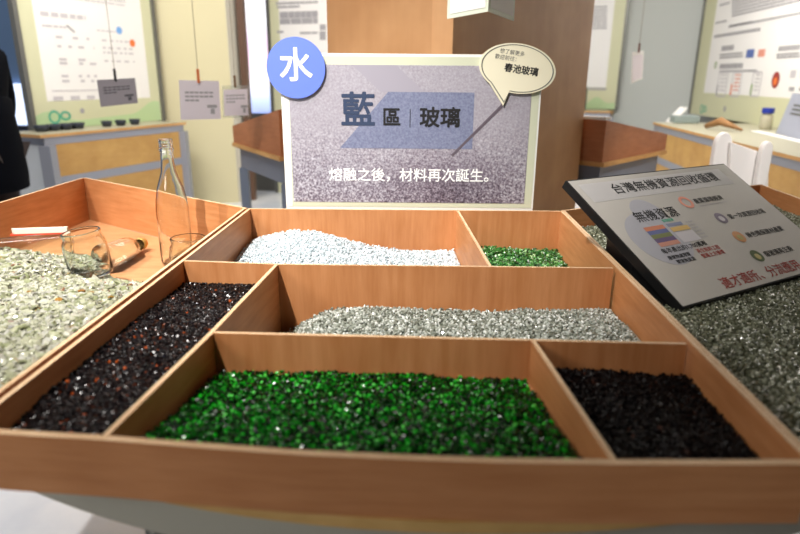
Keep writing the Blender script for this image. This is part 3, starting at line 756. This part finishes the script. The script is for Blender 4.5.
# survey helper on this board: pixel -> board coordinates
def on_board(M, u, v):
    o = M.to_translation(); nrm = M.to_3x3() @ Vector((0, 0, 1)); d = ray(u, v); t = (o - CAMP).dot(nrm) / d.dot(nrm)
    p = M.inverted() @ (CAMP + d * t); return p.x, p.y
def rpx(u0, v0, u1, v1): x0, y0 = on_board(M, u0, v0); x1, y1 = on_board(M, u1, v1); return (x0, y1, x1, y0)
swx, swy = on_board(M, 702, 109); swirl(pr, Mt, swx, swy, .05)
mb = MB()
for v in range(2, 18, 3): rows(mb, Mt, on_board(M, 732, v)[0], on_board(M, 798, v)[0], on_board(M, 732, v)[1], .02, rng, .12, .05)
for (u0, u1, v, h) in ((720, 730, 4, .02), (716, 727, 22, .02), (730, 800, 20, .02), (730, 752, 24, .02), (715, 760, 33, .03), (722, 734, 48, .05), (720, 743, 54, .02), (720, 743, 57, .02), (779, 800, 48, .04), (777, 800, 54, .02), (777, 800, 57, .02), (720, 743, 66, .05), (720, 757, 71, .02)):
    rows(mb, Mt, on_board(M, u0, v)[0], on_board(M, u1, v)[0], on_board(M, (u0 + u1) / 2, v)[1] - h / 2, h, rng, .12, .05)
merge(mb.build('fine_print', GREYT, pr), r_sheet[0])
planar('picture_tile', rect(*rpx(746, 58, 755, 49)), Mt, .001, BLUEP, pr); planar('picture_tile', rect(*rpx(758, 57, 766, 49)), Mt, .001, SALM, pr)
for (u0, m_) in ((716, GREYT), (730, ORANGE), (750, GREENP)):
    x0, y0, x1, y1 = rpx(u0, 95, u0 + 13, 73); ring('info_box', rect(x0, y0, x1, y1), rect(x0 + .015, y0 + .015, x1 - .015, y1 - .015), Mt, .001, LGREYT, pr)
    planar('box_tab', rect(x0, y1 - (y1 - y0) * .5, x0 + .03, y1), Mt @ Matrix.Translation((0, 0, .001)), .001, m_, pr)
    mb = MB()
    for k in range(5): rows(mb, Mt, x0 + .06, x1 - .03, y0 + (y1 - y0) * (.12 + .17 * k), .016, rng, .3, .04)
    merge(mb.build('box_print', LGREYT if m_ is not ORANGE else SALM, pr), r_sheet[0])
ex, ey = on_board(M, 776, 80); planar('round_emblem', circ(ex, ey, .07, 28), Mt, .001, mat('deep_red_print', (150, 52, 48), .5), pr); planar('emblem_centre', circ(ex, ey - .01, .035, 20), Mt @ Matrix.Translation((0, 0, .002)), .001, ORANGE, pr)
gx, gy = on_board(M, 716, 65); ring('green_ring', circ(gx, gy, .035, 20), circ(gx, gy, .02, 20), Mt, .001, GREENP, pr)
for u in (790, 800):
    planar('grey_tile', rect(*rpx(u, 78, u + 7, 70)), Mt, .001, LGREYT, pr); planar('dark_tile', rect(*rpx(u - 1, 91, u + 5, 87)), Mt, .001, GREYT, pr)
ix, iy = on_board(M, 725, 109); planar('small_mark', circ(ix, iy, .03, 16), Mt, .001, GREYT, pr)

# far poster right of the column
fa, fb = wz(560, 113, ZK), wz(614.5, 112, ZK); fb = wy(614.5, 112, 8.5); fa = wy(560, 112, 8.7)
pr, M, Mt, w, H, rng = poster(fa, fb, zP, 2.9, 'poster board seen just right of the square column, with fine text', 3, lambda w, H: (.05, .28, w * .80, H - .1), 0, (0, 0, 1))
hills(pr, M, w, 3.2)
mb = MB()
for v in range(8, 32, 3): rows(mb, Mt, on_board(M, 586, v)[0], on_board(M, 607, v)[0], on_board(M, 590, v)[1], .02, rng, .1, .05)
rows(mb, Mt, on_board(M, 588, 90)[0], on_board(M, 606, 90)[0], on_board(M, 590, 90)[1], .03, rng, .1, .05)
merge(mb.build('fine_print', GREYT, pr), r_sheet[0])
c1 = wy(560, 115, 8.1); c2 = wy(613, 115, 8.0)
counter(Vector((c1.x, c1.y, .7)), Vector((c2.x, c2.y, .7)), Vector((c2.x + .05, 8.56, .7)), Vector((c1.x, 8.7, .7)), 'narrow counter below the poster seen right of the column')
# grey partition right
ga = wy(616, 60, 8.62); gb = wy(700, 60, 7.95)
wallbox('wall_grey_partition', (gb.x + .25, gb.y - .1), (ga.x + .04, ga.y), 0, ZC, -.06, GWALL)

# left background: cream partition, brown post, bright light box, another poster
ca = Vector((LB_.x - .0, LB_.y + .09, 0)); k_ = ray(229, 60).x / ray(229, 60).y
cb = wy(229, 60, 5.95)
wallbox('wall_cream_partition', (cb.x, cb.y), (ca.x, ca.y), 0, ZC, -.06, CREAM)
c3 = wy(239.5, 60, 6.1)
wallbox('wall_pale_partition', (c3.x, c3.y), (cb.x + .005, cb.y + .0), 0, ZC, -.05, mat('pale_grey_wall', (196, 192, 178), .7))
t0, t1 = wy(239.5, 60, 6.05), wy(246, 60, 6.05)
struct(MB().prism([(t0.x, t0.y), (t1.x, t1.y), (t1.x, t1.y + .1), (t0.x, t0.y + .1)], 0, ZC).build('trim_1', mat('dark_brown_trim', (92, 66, 50), .6)))
a, c = wy(244, 60, 6.6), wy(270, 60, 6.6)
lb = root('light_box', (a.x, a.y, .95), 'bright backlit display strip in white pink and blue behind the blue disc', 'light box')
LBX = mat('lightbox_face', (240, 240, 255), .5, emit=1.0); N, L, b = nt(LBX)
tc = N.new('ShaderNodeTexCoord'); sp = N.new('ShaderNodeSeparateXYZ'); rm = ramp(N, [(0, (90, 130, 210)), (.10, (170, 200, 255)), (.2, (250, 250, 255)), (.38, (246, 200, 226)), (.52, (240, 205, 235)), (.62, (250, 252, 255)), (.85, (252, 250, 255)), (.95, (250, 190, 215)), (1, (250, 150, 190))])
L.new(tc.outputs['Generated'], sp.inputs[0]); L.new(sp.outputs['Z'], rm.inputs[0]); L.new(rm.outputs[0], b.inputs['Emission Color']); b.inputs['Emission Strength'].default_value = 1.15
MB().box(((a.x + c.x) / 2, 6.60, 1.52), ((c.x - a.x), .02, 1.40)).build('lit_face', LBX, lb)
MB().box(((a.x + c.x) / 2, 6.662, 1.12), ((c.x - a.x) + .06, .1, 2.24)).build('housing', ALUD, lb)
pa, pb = wy(272, 60, 6.5), wy(345, 60, 6.2)
pr, M, Mt, w, H, rng = poster(pa, pb, .0, 2.9, 'poster board standing behind the blue disc and left of the column', 4, lambda w, H: (w * .13, 1.05, w * .95, H - .1), 0, (0, 0, 1))
mb = MB()
for (u0, u1, v, h) in ((276, 318, 4, .02), (277, 300, 8, .02), (280, 318, 18, .06), (280, 318, 24, .05), (277, 284, 33, .02), (320, 326, 30, .05), (320, 326, 40, .08), (300, 318, 34, .02)):
    rows(mb, Mt, on_board(M, u0, v)[0], on_board(M, u1, v)[0], on_board(M, (u0 + u1) / 2, v)[1], h, rng, .05, .09)
merge(mb.build('fine_print', GREYT, pr), r_sheet[0])

# blue wall with window at far left
wl = wy(34, 60, 7.6)
wallbox('wall_left', (wl.x + .25, 7.7), (-6.3, 7.7), 0, ZC, -.1, BWALL)
wallbox('wall_left_side', (-6.3, 7.7), (-6.3, -3), 0, ZC, -.1, BWALL)
WIN = mat('window_daylight', (214, 228, 255), .5, emit=1.6)
a, c = wy(-40, 125, 7.55), wy(27, 84, 7.55)
wn = struct(MB().box(((a.x + c.x) / 2, 7.66, (a.z + c.z) / 2), (c.x - a.x, .03, abs(c.z - a.z))).build('window_1', WIN))
struct(MB().box(((a.x + c.x) / 2, 7.63, a.z - .03), (c.x - a.x + .1, .08, .05)).build('trim_2', DARKD))
a, c = wy(-40, 142, 6.9), wy(30, 152, 6.9)
ld = root('window_ledge', ((a.x + c.x) / 2, 7.2, 0), 'pale blue ledge with brown wooden top below the far left window', 'ledge')
MB().box(((a.x + c.x) / 2, 7.25, (a.z + c.z) / 2), (c.x - a.x, .68, abs(a.z - c.z))).build('wooden_top', W_BG, ld)
MB().box(((a.x + c.x) / 2, 7.25, (c.z - .001) / 2), (c.x - a.x - .04, .62, c.z - .001)).build('ledge_body', mat('ledge_pale_blue', (170, 186, 206), .6), ld)

# ================================================================ TRAY TABLES IN THE BACKGROUND
def tray_table(name, near, far, depthdir, dep, hn, hf, label, zt=.80):
    """table with a wedge-sided tray; near/far: ends of its visible side"""
    A, B = Vector((near.x, near.y, 0)), Vector((far.x, far.y, 0)); D = depthdir.normalized() * dep
    r = root(name, (A + B + D) / 2 if False else A, label, 'table')
    quad = [A, A + D, B + D, B]
    if (quad[1] - quad[0]).cross(quad[2] - quad[1]).z < 0: quad = quad[::-1]
    MB().prism(quad, zt - .022, zt).build('table_top', W_CE, r)
    c = sum(quad, Vector()) / 4
    q2 = [p + (c - p).normalized() * .05 for p in quad]
    MB().prism(q2, zt - .15, zt - .0225).build('apron', LEGM, r)
    for p in q2:
        pp = p + (c - p).normalized() * .02
        MB().prism([(pp.x - .025, pp.y - .025), (pp.x + .025, pp.y - .025), (pp.x + .025, pp.y + .025), (pp.x - .025, pp.y + .025)], 0, zt - .1505).build('leg', LEGM, r)
    return r, A, B, D
def wedge_tray(A, B, D, hn, hf, zt, label, liner=False):
    r = root('display_tray', (A.x, A.y, zt), label, 'tray'); z = zt + .0005
    c = (A + B + D) / 2
    def slab(p, q, hp, hq, name, inward):
        n_ = inward.normalized() * .012
        MB().hexa([p + Vector((0, 0, z)), q + Vector((0, 0, z)), q + n_ + Vector((0, 0, z)), p + n_ + Vector((0, 0, z))],
                  [p + Vector((0, 0, z + hp)), q + Vector((0, 0, z + hq)), q + n_ + Vector((0, 0, z + hq)), p + n_ + Vector((0, 0, z + hp))]).build(name, W_BG, r)
    slab(A, B, hn, hf, 'side_board', D); slab(A + D, B + D, hn, hf, 'side_board', -D)
    e = (B - A); i_ = D.normalized() * .0125
    slab(A + i_, A + D - i_, hn, hn, 'high_board', e); slab(B + i_, B + D - i_, hf, hf, 'low_board', -e)
    en = e.normalized() * .013
    lo = [A + en + i_, A + D + en - i_, B + D - en - i_, B - en + i_]
    if (lo[1] - lo[0]).cross(lo[2] - lo[1]).z < 0: lo = lo[::-1]
    MB().prism(lo, z, z + .03).build('tray_floor', WHITE if liner else W_BG, r)
    if liner:
        MB().hexa([p + Vector((0, 0, z + hn)) for p in (A - e.normalized() * .01, A + D - e.normalized() * .01, A + D + en * 4, A + en * 4)],
                  [p + Vector((0, 0, z + hn + .014)) for p in (A - e.normalized() * .01, A + D - e.normalized() * .01, A + D + en * 4, A + en * 4)]).build('white_lining', WHITE, r)
    return r
nA, fA = wz(279, 157, ZK), wz(232, 142.5, ZK)
e_ = (fA - nA); dv = Vector((-e_.y, e_.x, 0)); dv = dv if dv.x > 0 else -dv
tt, A, B, D = tray_table('tray_table', nA, fA, dv, .9, .23, .085, 'blue grey framed table with wooden top left of the sign board')
wedge_tray(A + D.normalized() * .01, B + D.normalized() * .01, D * .97, .235, .10, ZK, 'brown wedge sided tray on the table left of the sign board')
nA, fA = wz(604, 163, ZK), wz(667, 150, ZK)
e_ = (fA - nA); dv = Vector((-e_.y, e_.x, 0)); dv = dv if dv.x < 0 else -dv
tt, A, B, D = tray_table('tray_table', nA, fA, dv, .8, .2, .09, 'grey framed table with wooden top right of the square column')
wedge_tray(A + D.normalized() * .01, B + D.normalized() * .01, D * .97, .205, .09, ZK, 'brown wedge sided tray with white lining right of the square column', True)

# ================================================================ WHITE CHAIR
ch = root('white_chair', (0, 0, 0), 'white plastic chair with rounded back posts behind the sloping information board', 'chair')
yc = 2.75
def back_post(u, v0, v1, wpx, y, nm='back_post'):
    a = wy(u, v0, y); c = wy(u, v1, y); wd = wpx / F * y / 2; H_ = a.z - c.z; pts = []
    for i in range(17):
        t = PI * i / 16; pts.append((a.x + wd * math.cos(t), a.z - wd * 1.6 + wd * 1.6 * math.sin(t)))
    pts += [(a.x - wd * 1.0, a.z - H_ * .5), (a.x - wd * .7, c.z), (a.x + wd * .7, c.z), (a.x + wd * 1.0, a.z - H_ * .5)]
    M = Matrix.Translation((0, y, 0)) @ Matrix.Rotation(PI / 2, 4, 'X')
    o = planar(nm, pts, M @ Matrix.Translation((0, 0, -.015)), .035, WPL, ch); bevel(o, .008, 3)
    return o
back_post(724, 132, 215, 17, yc); back_post(767, 141, 215, 11, yc - .06)
Mc = Matrix.Translation((0, yc - .02, 0)) @ Matrix.Rotation(PI / 2, 4, 'X')
pts = [wy(726, 141, yc), wy(764, 154, yc), wy(763, 215, yc), wy(724, 215, yc)]
o = planar('backrest', [(p.x, p.z) for p in pts][::-1], Mc, .02, WPL, ch); bevel(o, .004, 2)
xm_ = (pts[0].x + pts[1].x) / 2
o = MB().box((xm_, yc + .19, .45), (.36, .38, .03)).build('seat', WPL, ch); bevel(o, .01, 3)
zl = pts[3].z
for sx_ in (-.15, .15):
    for sy_ in (.04, .34):
        MB().tube([(xm_ + sx_ * 1.15, yc + sy_, 0), (xm_ + sx_, yc + sy_, .434)], [.014, .018], 12).build('leg', WPL, ch, True)
for sx_ in (-.085, .085): MB().tube([(xm_ + sx_, yc + .02, .466), (xm_ + sx_, yc - .02, zl + .02)], .016, 12).build('back_support', WPL, ch, True)

# ================================================================ HANGING CARDS
def hcard(corners, y, top_u, m, label, group='cards hung on strings', clipm=CLIPO, txt=True, dy=(0, 0, 0, 0)):
    P4 = [wy(*c, y + k) for c, k in zip(corners, dy)]   # tl, tr, br, bl
    r = root('hanging_card', (P4[0] + P4[1]) / 2, label, 'card', group)
    e = (P4[1] - P4[0]); n_ = e.cross(P4[3] - P4[0]).normalized(); n_ = n_ if n_.dot(CAMP - P4[0]) > 0 else -n_
    def slab(name, pts, t, mm):
        order = pts if (pts[1] - pts[0]).cross(pts[2] - pts[1]).dot(n_) > 0 else pts[::-1]
        return MB().hexa(order, [p + n_ * t for p in order]).build(name, mm, r)
    slab('card_holder', P4, .003, ACR if m is None else m)
    def bl(u, v): return P4[0] * (1 - u) * (1 - v) + P4[1] * u * (1 - v) + P4[2] * u * v + P4[3] * (1 - u) * v
    slab('paper', [bl(.06, .12) + n_ * .0032, bl(.94, .12) + n_ * .0032, bl(.94, .94) + n_ * .0032, bl(.06, .94) + n_ * .0032], .0006, CARD if m is not CARDD else CARDD)
    if txt:
        mb = MB()
        def q(u0, v0, u1, v1): mb.add([bl(u0, v0) + n_ * .0042, bl(u1, v0) + n_ * .0042, bl(u1, v1) + n_ * .0042, bl(u0, v1) + n_ * .0042], [(0, 1, 2, 3)])
        for v in (.28, .38, .48): 
            for k in range(6): q(.14 + .12 * k, v, .14 + .12 * k + .10, v + .05) if not (v > .45 and k > 2) else None
        q(.68, .62, .92, .70); q(.76, .72, .86, .86)
        mb.build('card_print', GREYT if m is not CARDD else mat('card_backlit_print', (84, 82, 88), .6), r)  # print darkened along with the card's painted backlit tone
    c = (P4[0] + P4[1]) / 2 + n_ * .005
    MB().box(c + Vector((0, -.002, .02)), (.011, .008, .06)).build('clip', clipm, r)
    tp = wy(top_u, 0, c.y); dz = (ZC - c.z) / (tp.z - c.z)
    MB().tube([c + Vector((0, 0, .04)), (c.x + (tp.x - c.x) * 0, c.y, ZC - .001)], .0016, 6).build('string', STR, r)
    return r
hcard([(97, 80), (135, 78), (138, 103), (101, 107)], 3.3, 110, CARDD, 'hanging card painted dark as backlit in front of the left poster board', clipm=BLACKT)
hcard([(179, 80), (219, 81), (221, 119), (181, 120)], 2.9, 198, CARD, 'larger pale card hanging in front of the cream wall')
hcard([(222, 86), (249, 85), (250, 117), (223, 118)], 3.3, 227, None, 'small clear sleeved card hanging nearest the bright light box', clipm=mat('brown_clip', (120, 90, 60), .6))
hcard([(632, 52), (643.5, 51), (642, 79), (631, 83.5)], 4.2, 640, WHITE, 'narrow white card hanging in front of the grey partition', clipm=mat('red_brown_clip', (110, 60, 50), .6), txt=False, dy=(-.05, .08, .08, -.05))
# folded card high in front of the column
r = root('hanging_card', wy(487, 0, 1.95), 'folded white card in a clear holder hanging above the speech bubble', 'card', 'cards hung on strings')
pA, pB, pC = wy(447, 19, 1.95), wy(488, 11.5, 1.86), wy(514, 21, 2.0)
for (a, c, nm) in ((pA, pB, 'card_leaf'), (pB, pC, 'card_leaf')):
    uz = Vector((0, 0, .15)); nn_ = (c - a).cross(uz).normalized() * .003; c2 = c - (c - a).normalized() * .001
    MB().hexa([a, c2, c2 - nn_, a - nn_], [p + uz for p in (a, c2, c2 - nn_, a - nn_)]).build(nm, mat('pale_green_holder', (222, 230, 212), .3), r)
    i0 = a + (c - a) * .08 + Vector((0, 0, .012)) + nn_ * .3; i1 = a + (c - a) * .94 + Vector((0, 0, .012)) + nn_ * .3
    MB().hexa([i0, i1, i1 + nn_ * .2, i0 + nn_ * .2], [p + Vector((0, 0, .12)) for p in (i0, i1, i1 + nn_ * .2, i0 + nn_ * .2)]).build('paper', mat('bright_card_paper', (244, 242, 240), .5), r)
MB().tube([pB + Vector((0, .01, .14)), pB + Vector((0, .01, ZC - pB.z - .001))], .0016, 6).build('string', STR, r)

# ================================================================ SMALL THINGS ON THE COUNTERS
def dish(u, v, rad, lab):
    p = wz(u, v, ZK + .001)
    o = MB().lathe([(0, 0), (rad * .7, 0), (rad, .042), (rad * .94, .044), (rad * .66, .008), (0, .008)], Matrix.Translation((p.x, p.y, ZK + .001)), 24).build('small_dish', DARKD, None, True)
    return tagt(o, lab, 'dish', 'dark dishes on the left counter')
for k, (u, v, rad, lab) in enumerate(((42, 131.5, .055, 'dark shallow dish at the end of the left counter nearest the wall window'), (54, 130.5, .055, 'dark shallow dish, second from the window end of the left counter'),
        (66, 129.5, .055, 'dark shallow dish, third from the window end of the left counter'), (78, 128.5, .055, 'dark shallow dish, fourth from the window end of the left counter'),
        (107, 126.5, .045, 'small round dark dish below the backlit hanging card'), (121, 125.5, .045, 'small round dark dish in the middle of the three small ones'), (135, 124.5, .045, 'small round dark dish nearest the cream wall'))):
    dish(u, v, rad, lab)
p = wz(766, 128, ZK + .001); p = wz(765, 129, ZK + .001)
sv = root('sample_bottle', (p.x, p.y, ZK + .001), 'small sample bottle with a blue cap on the right counter', 'bottle')
hs = 20 / 612 * p.y
MB().lathe([(0, 0), (.045, 0), (.048, .01), (.048, hs * .6), (.035, hs * .7), (.035, hs * .8), (0, hs * .8)], Matrix.Translation((p.x, p.y, ZK + .001)), 24).build('bottle_body', mat('sample_glass', (206, 200, 178), .2, trans=.4), sv, True)
MB().lathe([(0, hs * .75), (.048, hs * .75), (.048, hs), (0, hs)], Matrix.Translation((p.x, p.y, ZK + .001)), 24).build('screw_cap', BLUEC, sv, False)
def stand_card2():
    b0, b1 = wz(777, 133, ZK + .002), wz(822, 146, ZK + .002); h = Vector((0, 0, .30)); bk = nr_ * .07
    r = root('card_stand', b0, 'large blue grey card leaning at the right end of the right counter', 'card stand')
    f = [b0, b1, b1 + h + bk, b0 + h + bk]; n_ = -nr_ * .01
    MB().hexa(f, [p + n_ for p in f]).build('card', mat('blue_grey_card', (156, 160, 176), .5), r)
    mb = MB()
    def bl(u, v): return f[0] + (f[1] - f[0]) * u + (f[3] - f[0]) * v - nr_ * .012
    for k, v in enumerate((.70, .60, .50)): mb.add([bl(.15, v), bl(.8, v), bl(.8, v + .05), bl(.15, v + .05)], [(0, 1, 2, 3)])
    mb.build('card_print', GREYT2, r)
    fb = [b0 + nr_ * .14 + (b1 - b0) * .4, b0 + nr_ * .14 + (b1 - b0) * .6]
    q0, q1 = bl(.4, .8) + nr_ * .014, bl(.6, .8) + nr_ * .014
    MB().hexa([fb[0], fb[1], fb[1] + nr_ * .008, fb[0] + nr_ * .008], [q0, q1, q1 + nr_ * .008, q0 + nr_ * .008]).build('back_strut', ALUD, r)
stand_card2()
p = wz(780, 131, ZK + .001)
a, c = wz(750, 131, ZK + .001), wz(800, 143, ZK + .001)
n_ = nr_ * .08
o = MB().hexa([a, c, c + n_, a + n_], [q + Vector((0, 0, .004)) for q in (a, c, c + n_, a + n_)]).build('paper_sheet', WHITE)
tagt(o, 'white sheet lying on the counter in front of the blue grey card', 'paper')
a, c = wz(671, 123, ZK + .001), wz(675, 120, ZK + .001)
o = MB().hexa([a, a + Vector((.02, 0, 0)), a + Vector((.05, .2, 0)), a + Vector((.03, .2, 0))], [a + Vector((.12, 0, .14)), a + Vector((.14, 0, .14)), a + Vector((.17, .2, .14)), a + Vector((.15, .2, .14))]).build('tilted_card', WHITE)
tagt(o, 'small white tilted card at the left end of the right counter', 'card')
a = wz(684, 123, ZK + .001)
o = MB().box((a.x, a.y, ZK + .036), (.24, .12, .07)).build('storage_box', mat('teal_grey_box', (130, 142, 140), .5)); bevel(o, .01)
tagt(o, 'low teal grey box beside the tilted white card', 'box')
a, c = wz(706, 126, ZK + .02), wz(742, 130, ZK + .02)
o = MB().tube([a, a * .6 + c * .4 + Vector((0, 0, .05)), c], [.02, .035, .01], 8).build('driftwood', mat('brown_bark', (150, 110, 70), .7), None, True)
tagt(o, 'brown stick lying on the right counter below the poster', 'stick')
a = wz(583.5, 113, ZK); p = wy(586.5, 112, 7.9)
o = MB().box((p.x, 8.2, ZK + .145), (.12, .1, .29)).build('speaker_box', BLACK); bevel(o, .008)
tagt(o, 'small upright black box on the narrow counter beside the column', 'box')

# ================================================================ PERSON AT THE LEFT EDGE
def person(base, label):
    r = root('person', base, label, 'person')
    def skin(name, vs, es, rad, m, sub=2):
        me = bpy.data.meshes.new(name); me.from_pydata([tuple(Vector(v) + Vector(base)) for v in vs], es, [])
        Mi = ROOTS[r.name].inverted()
        for v in me.vertices: v.co = Mi @ v.co
        o = bpy.data.objects.new(name, me); COL.objects.link(o); o.parent = r
        md = o.modifiers.new('skin', 'SKIN'); sd = me.skin_vertices[0].data
        for i, q in enumerate(rad): sd[i].radius = q if isinstance(q, tuple) else (q, q)
        sd[0].use_root = True
        s = o.modifiers.new('sub', 'SUBSURF'); s.levels = s.render_levels = sub
        me.materials.append(m); md.use_smooth_shade = True
        return o
    cloth = mat('navy_jacket', (5, 7, 14), .95, spec=.1); tr = mat('dark_brown_trousers', (44, 34, 32), .9); sk = mat('skin', (206, 160, 134), .5)
    # body under the clothes: head, neck, torso, arms, legs in one surface
    vs = [(0, 0, .92), (0, 0, 1.12), (0, .02, 1.36), (0, .0, 1.47), (0, -.02, 1.56), (0, -.03, 1.66),
          (.17, .01, 1.38), (.225, .0, 1.12), (.22, -.06, .88), (.215, -.08, .80), (-.17, .01, 1.38), (-.225, .0, 1.12), (-.22, -.06, .88), (-.215, -.08, .80),
          (.09, 0, .86), (.10, -.01, .48), (.10, .01, .09), (-.09, 0, .86), (-.10, -.01, .48), (-.10, .01, .09)]
    es = [(0, 1), (1, 2), (2, 3), (3, 4), (4, 5), (2, 6), (6, 7), (7, 8), (8, 9), (2, 10), (10, 11), (11, 12), (12, 13), (0, 14), (14, 15), (15, 16), (0, 17), (17, 18), (18, 19)]
    rd = [(.14, .10), (.13, .10), (.15, .10), .052, (.07, .085), (.062, .075), .055, .045, .034, .03, .055, .045, .034, .03, .082, .056, .038, .082, .056, .038]
    skin('body', vs, es, rd, sk)
    skin('jacket', [(0, 0, .90), (0, 0, 1.14), (0, .02, 1.36), (.19, .01, 1.39), (.25, 0, 1.12), (.245, -.06, .85), (-.19, .01, 1.39), (-.25, 0, 1.12), (-.245, -.06, .85)],
         [(0, 1), (1, 2), (2, 3), (3, 4), (4, 5), (2, 6), (6, 7), (7, 8)], [(.17, .13), (.175, .14), (.17, .135), .075, .062, .05, .075, .062, .05], cloth)
    MB().lathe([(.94, .615), (1.0, .62), (1.03, .70), (1.0, .86), (.93, 1.02), (.90, 1.14), (.5, 1.2), (0, 1.2)], Matrix.Translation(base) @ Matrix.Diagonal((.225, .165, 1, 1)), 32).build('coat_hem', cloth, r, True)
    skin('trousers', [(0, 0, .88), (.095, 0, .80), (.105, -.01, .48), (.105, .01, .10), (-.095, 0, .80), (-.105, -.01, .48), (-.105, .01, .10)], [(0, 1), (1, 2), (2, 3), (0, 4), (4, 5), (5, 6)],
         [(.15, .12), .10, .075, .06, .10, .075, .06], tr)
    for s in (-1, 1):
        skin('shoe', [(s * .105, .05, .045), (s * .105, -.08, .04), (s * .11, -.17, .032)], [(0, 1), (1, 2)], [.042, .044, .03], BLACK)
        hx = s * .215
        skin('hand', [(hx, -.085, .79), (hx, -.095, .72)], [(0, 1)], [(.022, .036), (.016, .034)], sk, 1)
        for k in range(4):
            yy = -.125 + .022 * k; ln_ = (.055, .068, .064, .052)[k]
            skin('finger', [(hx, yy, .725), (hx - s * .004, yy - .002, .725 - ln_ * .6), (hx - s * .014, yy - .002, .725 - ln_)], [(0, 1), (1, 2)], [.0095, .0085, .007], sk, 1)
        skin('thumb', [(hx, -.115, .765), (hx - s * .01, -.145, .735), (hx - s * .014, -.15, .705)], [(0, 1), (1, 2)], [.012, .010, .008], sk, 1)
    hb = Vector(base) + Vector((0, -.02, 1.625))
    MB().lathe([(0, .125), (.045, .118), (.078, .09), (.094, .045), (.096, 0), (.088, -.04), (.080, -.045)], Matrix.Translation(hb + Vector((0, .018, 0))), 28).build('hair', mat('black_hair', (22, 20, 20), .6), r, True)
    MB().tube([hb + Vector((0, -.085, .0)), hb + Vector((0, -.105, -.03)), hb + Vector((0, -.09, -.038))], [.008, .012, .008], 8).build('nose', sk, r, True)
    for s in (-1, 1): MB().lathe([(0, .009), (.008, .006), (.010, 0), (.008, -.006), (0, -.009)], Matrix.Translation(hb + Vector((s * .032, -.083, .012))), 12).build('eye', BLACK, r, True)
    for s in (-1, 1): MB().tube([hb + Vector((s * .082, .0, .02)), hb + Vector((s * .092, .008, 0)), hb + Vector((s * .082, .002, -.025))], [.008, .012, .007], 8).build('ear', sk, r, True)
    MB().tube([hb + Vector((-.024, -.088, -.058)), hb + Vector((0, -.096, -.058)), hb + Vector((.024, -.088, -.058))], .005, 8).build('mouth', mat('lips', (170, 100, 90), .5), r, True)
    return r
pp = wy(19, 150, 3.4)
pr_ = person((pp.x - .185, 3.4, 0), 'person in a dark navy jacket standing at the left edge by the window')

pr_.rotation_euler = (0, 0, math.radians(-90)); pr_.scale = (1, 1, .93)
# ================================================================ LIGHT
W = bpy.data.worlds.new('world'); S.world = W; W.use_nodes = True
bg = W.node_tree.nodes['Background']; bg.inputs[0].default_value = (1, .97, .93, 1); bg.inputs[1].default_value = .06
def spot(loc, tgt, power, ang, blend=.6, col=(1, .93, .84), rad=.03):
    l = bpy.data.lights.new('spot', 'SPOT'); l.energy = power; l.spot_size = math.radians(ang); l.spot_blend = blend; l.color = col; l.shadow_soft_size = rad
    o = bpy.data.objects.new('track_or_fill_spot', l); COL.objects.link(o); o.location = loc
    o.rotation_euler = (Vector(tgt) - Vector(loc)).to_track_quat('-Z', 'Y').to_euler(); return o
def area(loc, tgt, power, sx_, sy_, col=(1, .96, .9)):
    l = bpy.data.lights.new('area', 'AREA'); l.shape = 'RECTANGLE'; l.size = sx_; l.size_y = sy_; l.energy = power; l.color = col
    o = bpy.data.objects.new('ceiling_or_fill_lamp', l); COL.objects.link(o); o.location = loc
    o.rotation_euler = (Vector(tgt) - Vector(loc)).to_track_quat('-Z', 'Y').to_euler(); return o
NEU = (1, .955, .90)
spot((-.88, .2, 2.98), (-.36, 1.5, .8), 540, 50, 1.0, NEU)
spot((-1.95, .6, 2.98), (-.98, 1.5, .75), 235, 34, .8, NEU)
spot((-1.3, .9, 3.0), (.1, 2.0, 1.35), 150, 44, .8, NEU)
spot((1.6, 1.1, 3.1), (1.6, 2.8, .9), 230, 26, .6, NEU)  # added spot, only to brighten the white chair
area((.6, 4.5, 3.1), (0.6, 4.5, 0), 80, 3, 1.5)
area((-2.2, 3.6, 3.1), (-2.6, 5.4, 1.3), 78, 1.6, .5)
area((1.8, 4.6, 3.1), (3.2, 6.2, 1.4), 110, 1.6, .5)
area((-1.6, 1.6, 3.1), (-1.6, 3.6, 1.0), 45, 1.2, .5)  # added fill for the unlit fronts of the hanging cards
area((-2.2, -1.4, 2.4), (-.9, .6, .6), 34, 1.2, .8)  # added front fill on skirt, front board and floor, no ceiling fitting

# ================================================================ RENDER SETTINGS
S.view_settings.view_transform = 'Standard'; S.view_settings.look = 'None'; S.view_settings.exposure = 0; S.view_settings.gamma = 1
S.view_settings.use_curve_mapping = False
S.cycles.max_bounces = 10; S.cycles.transmission_bounces = 10; S.cycles.transparent_max_bounces = 8; S.cycles.diffuse_bounces = 3; S.cycles.glossy_bounces = 4
S.cycles.caustics_reflective = False; S.cycles.caustics_refractive = False
S.cycles.sample_clamp_indirect = 6
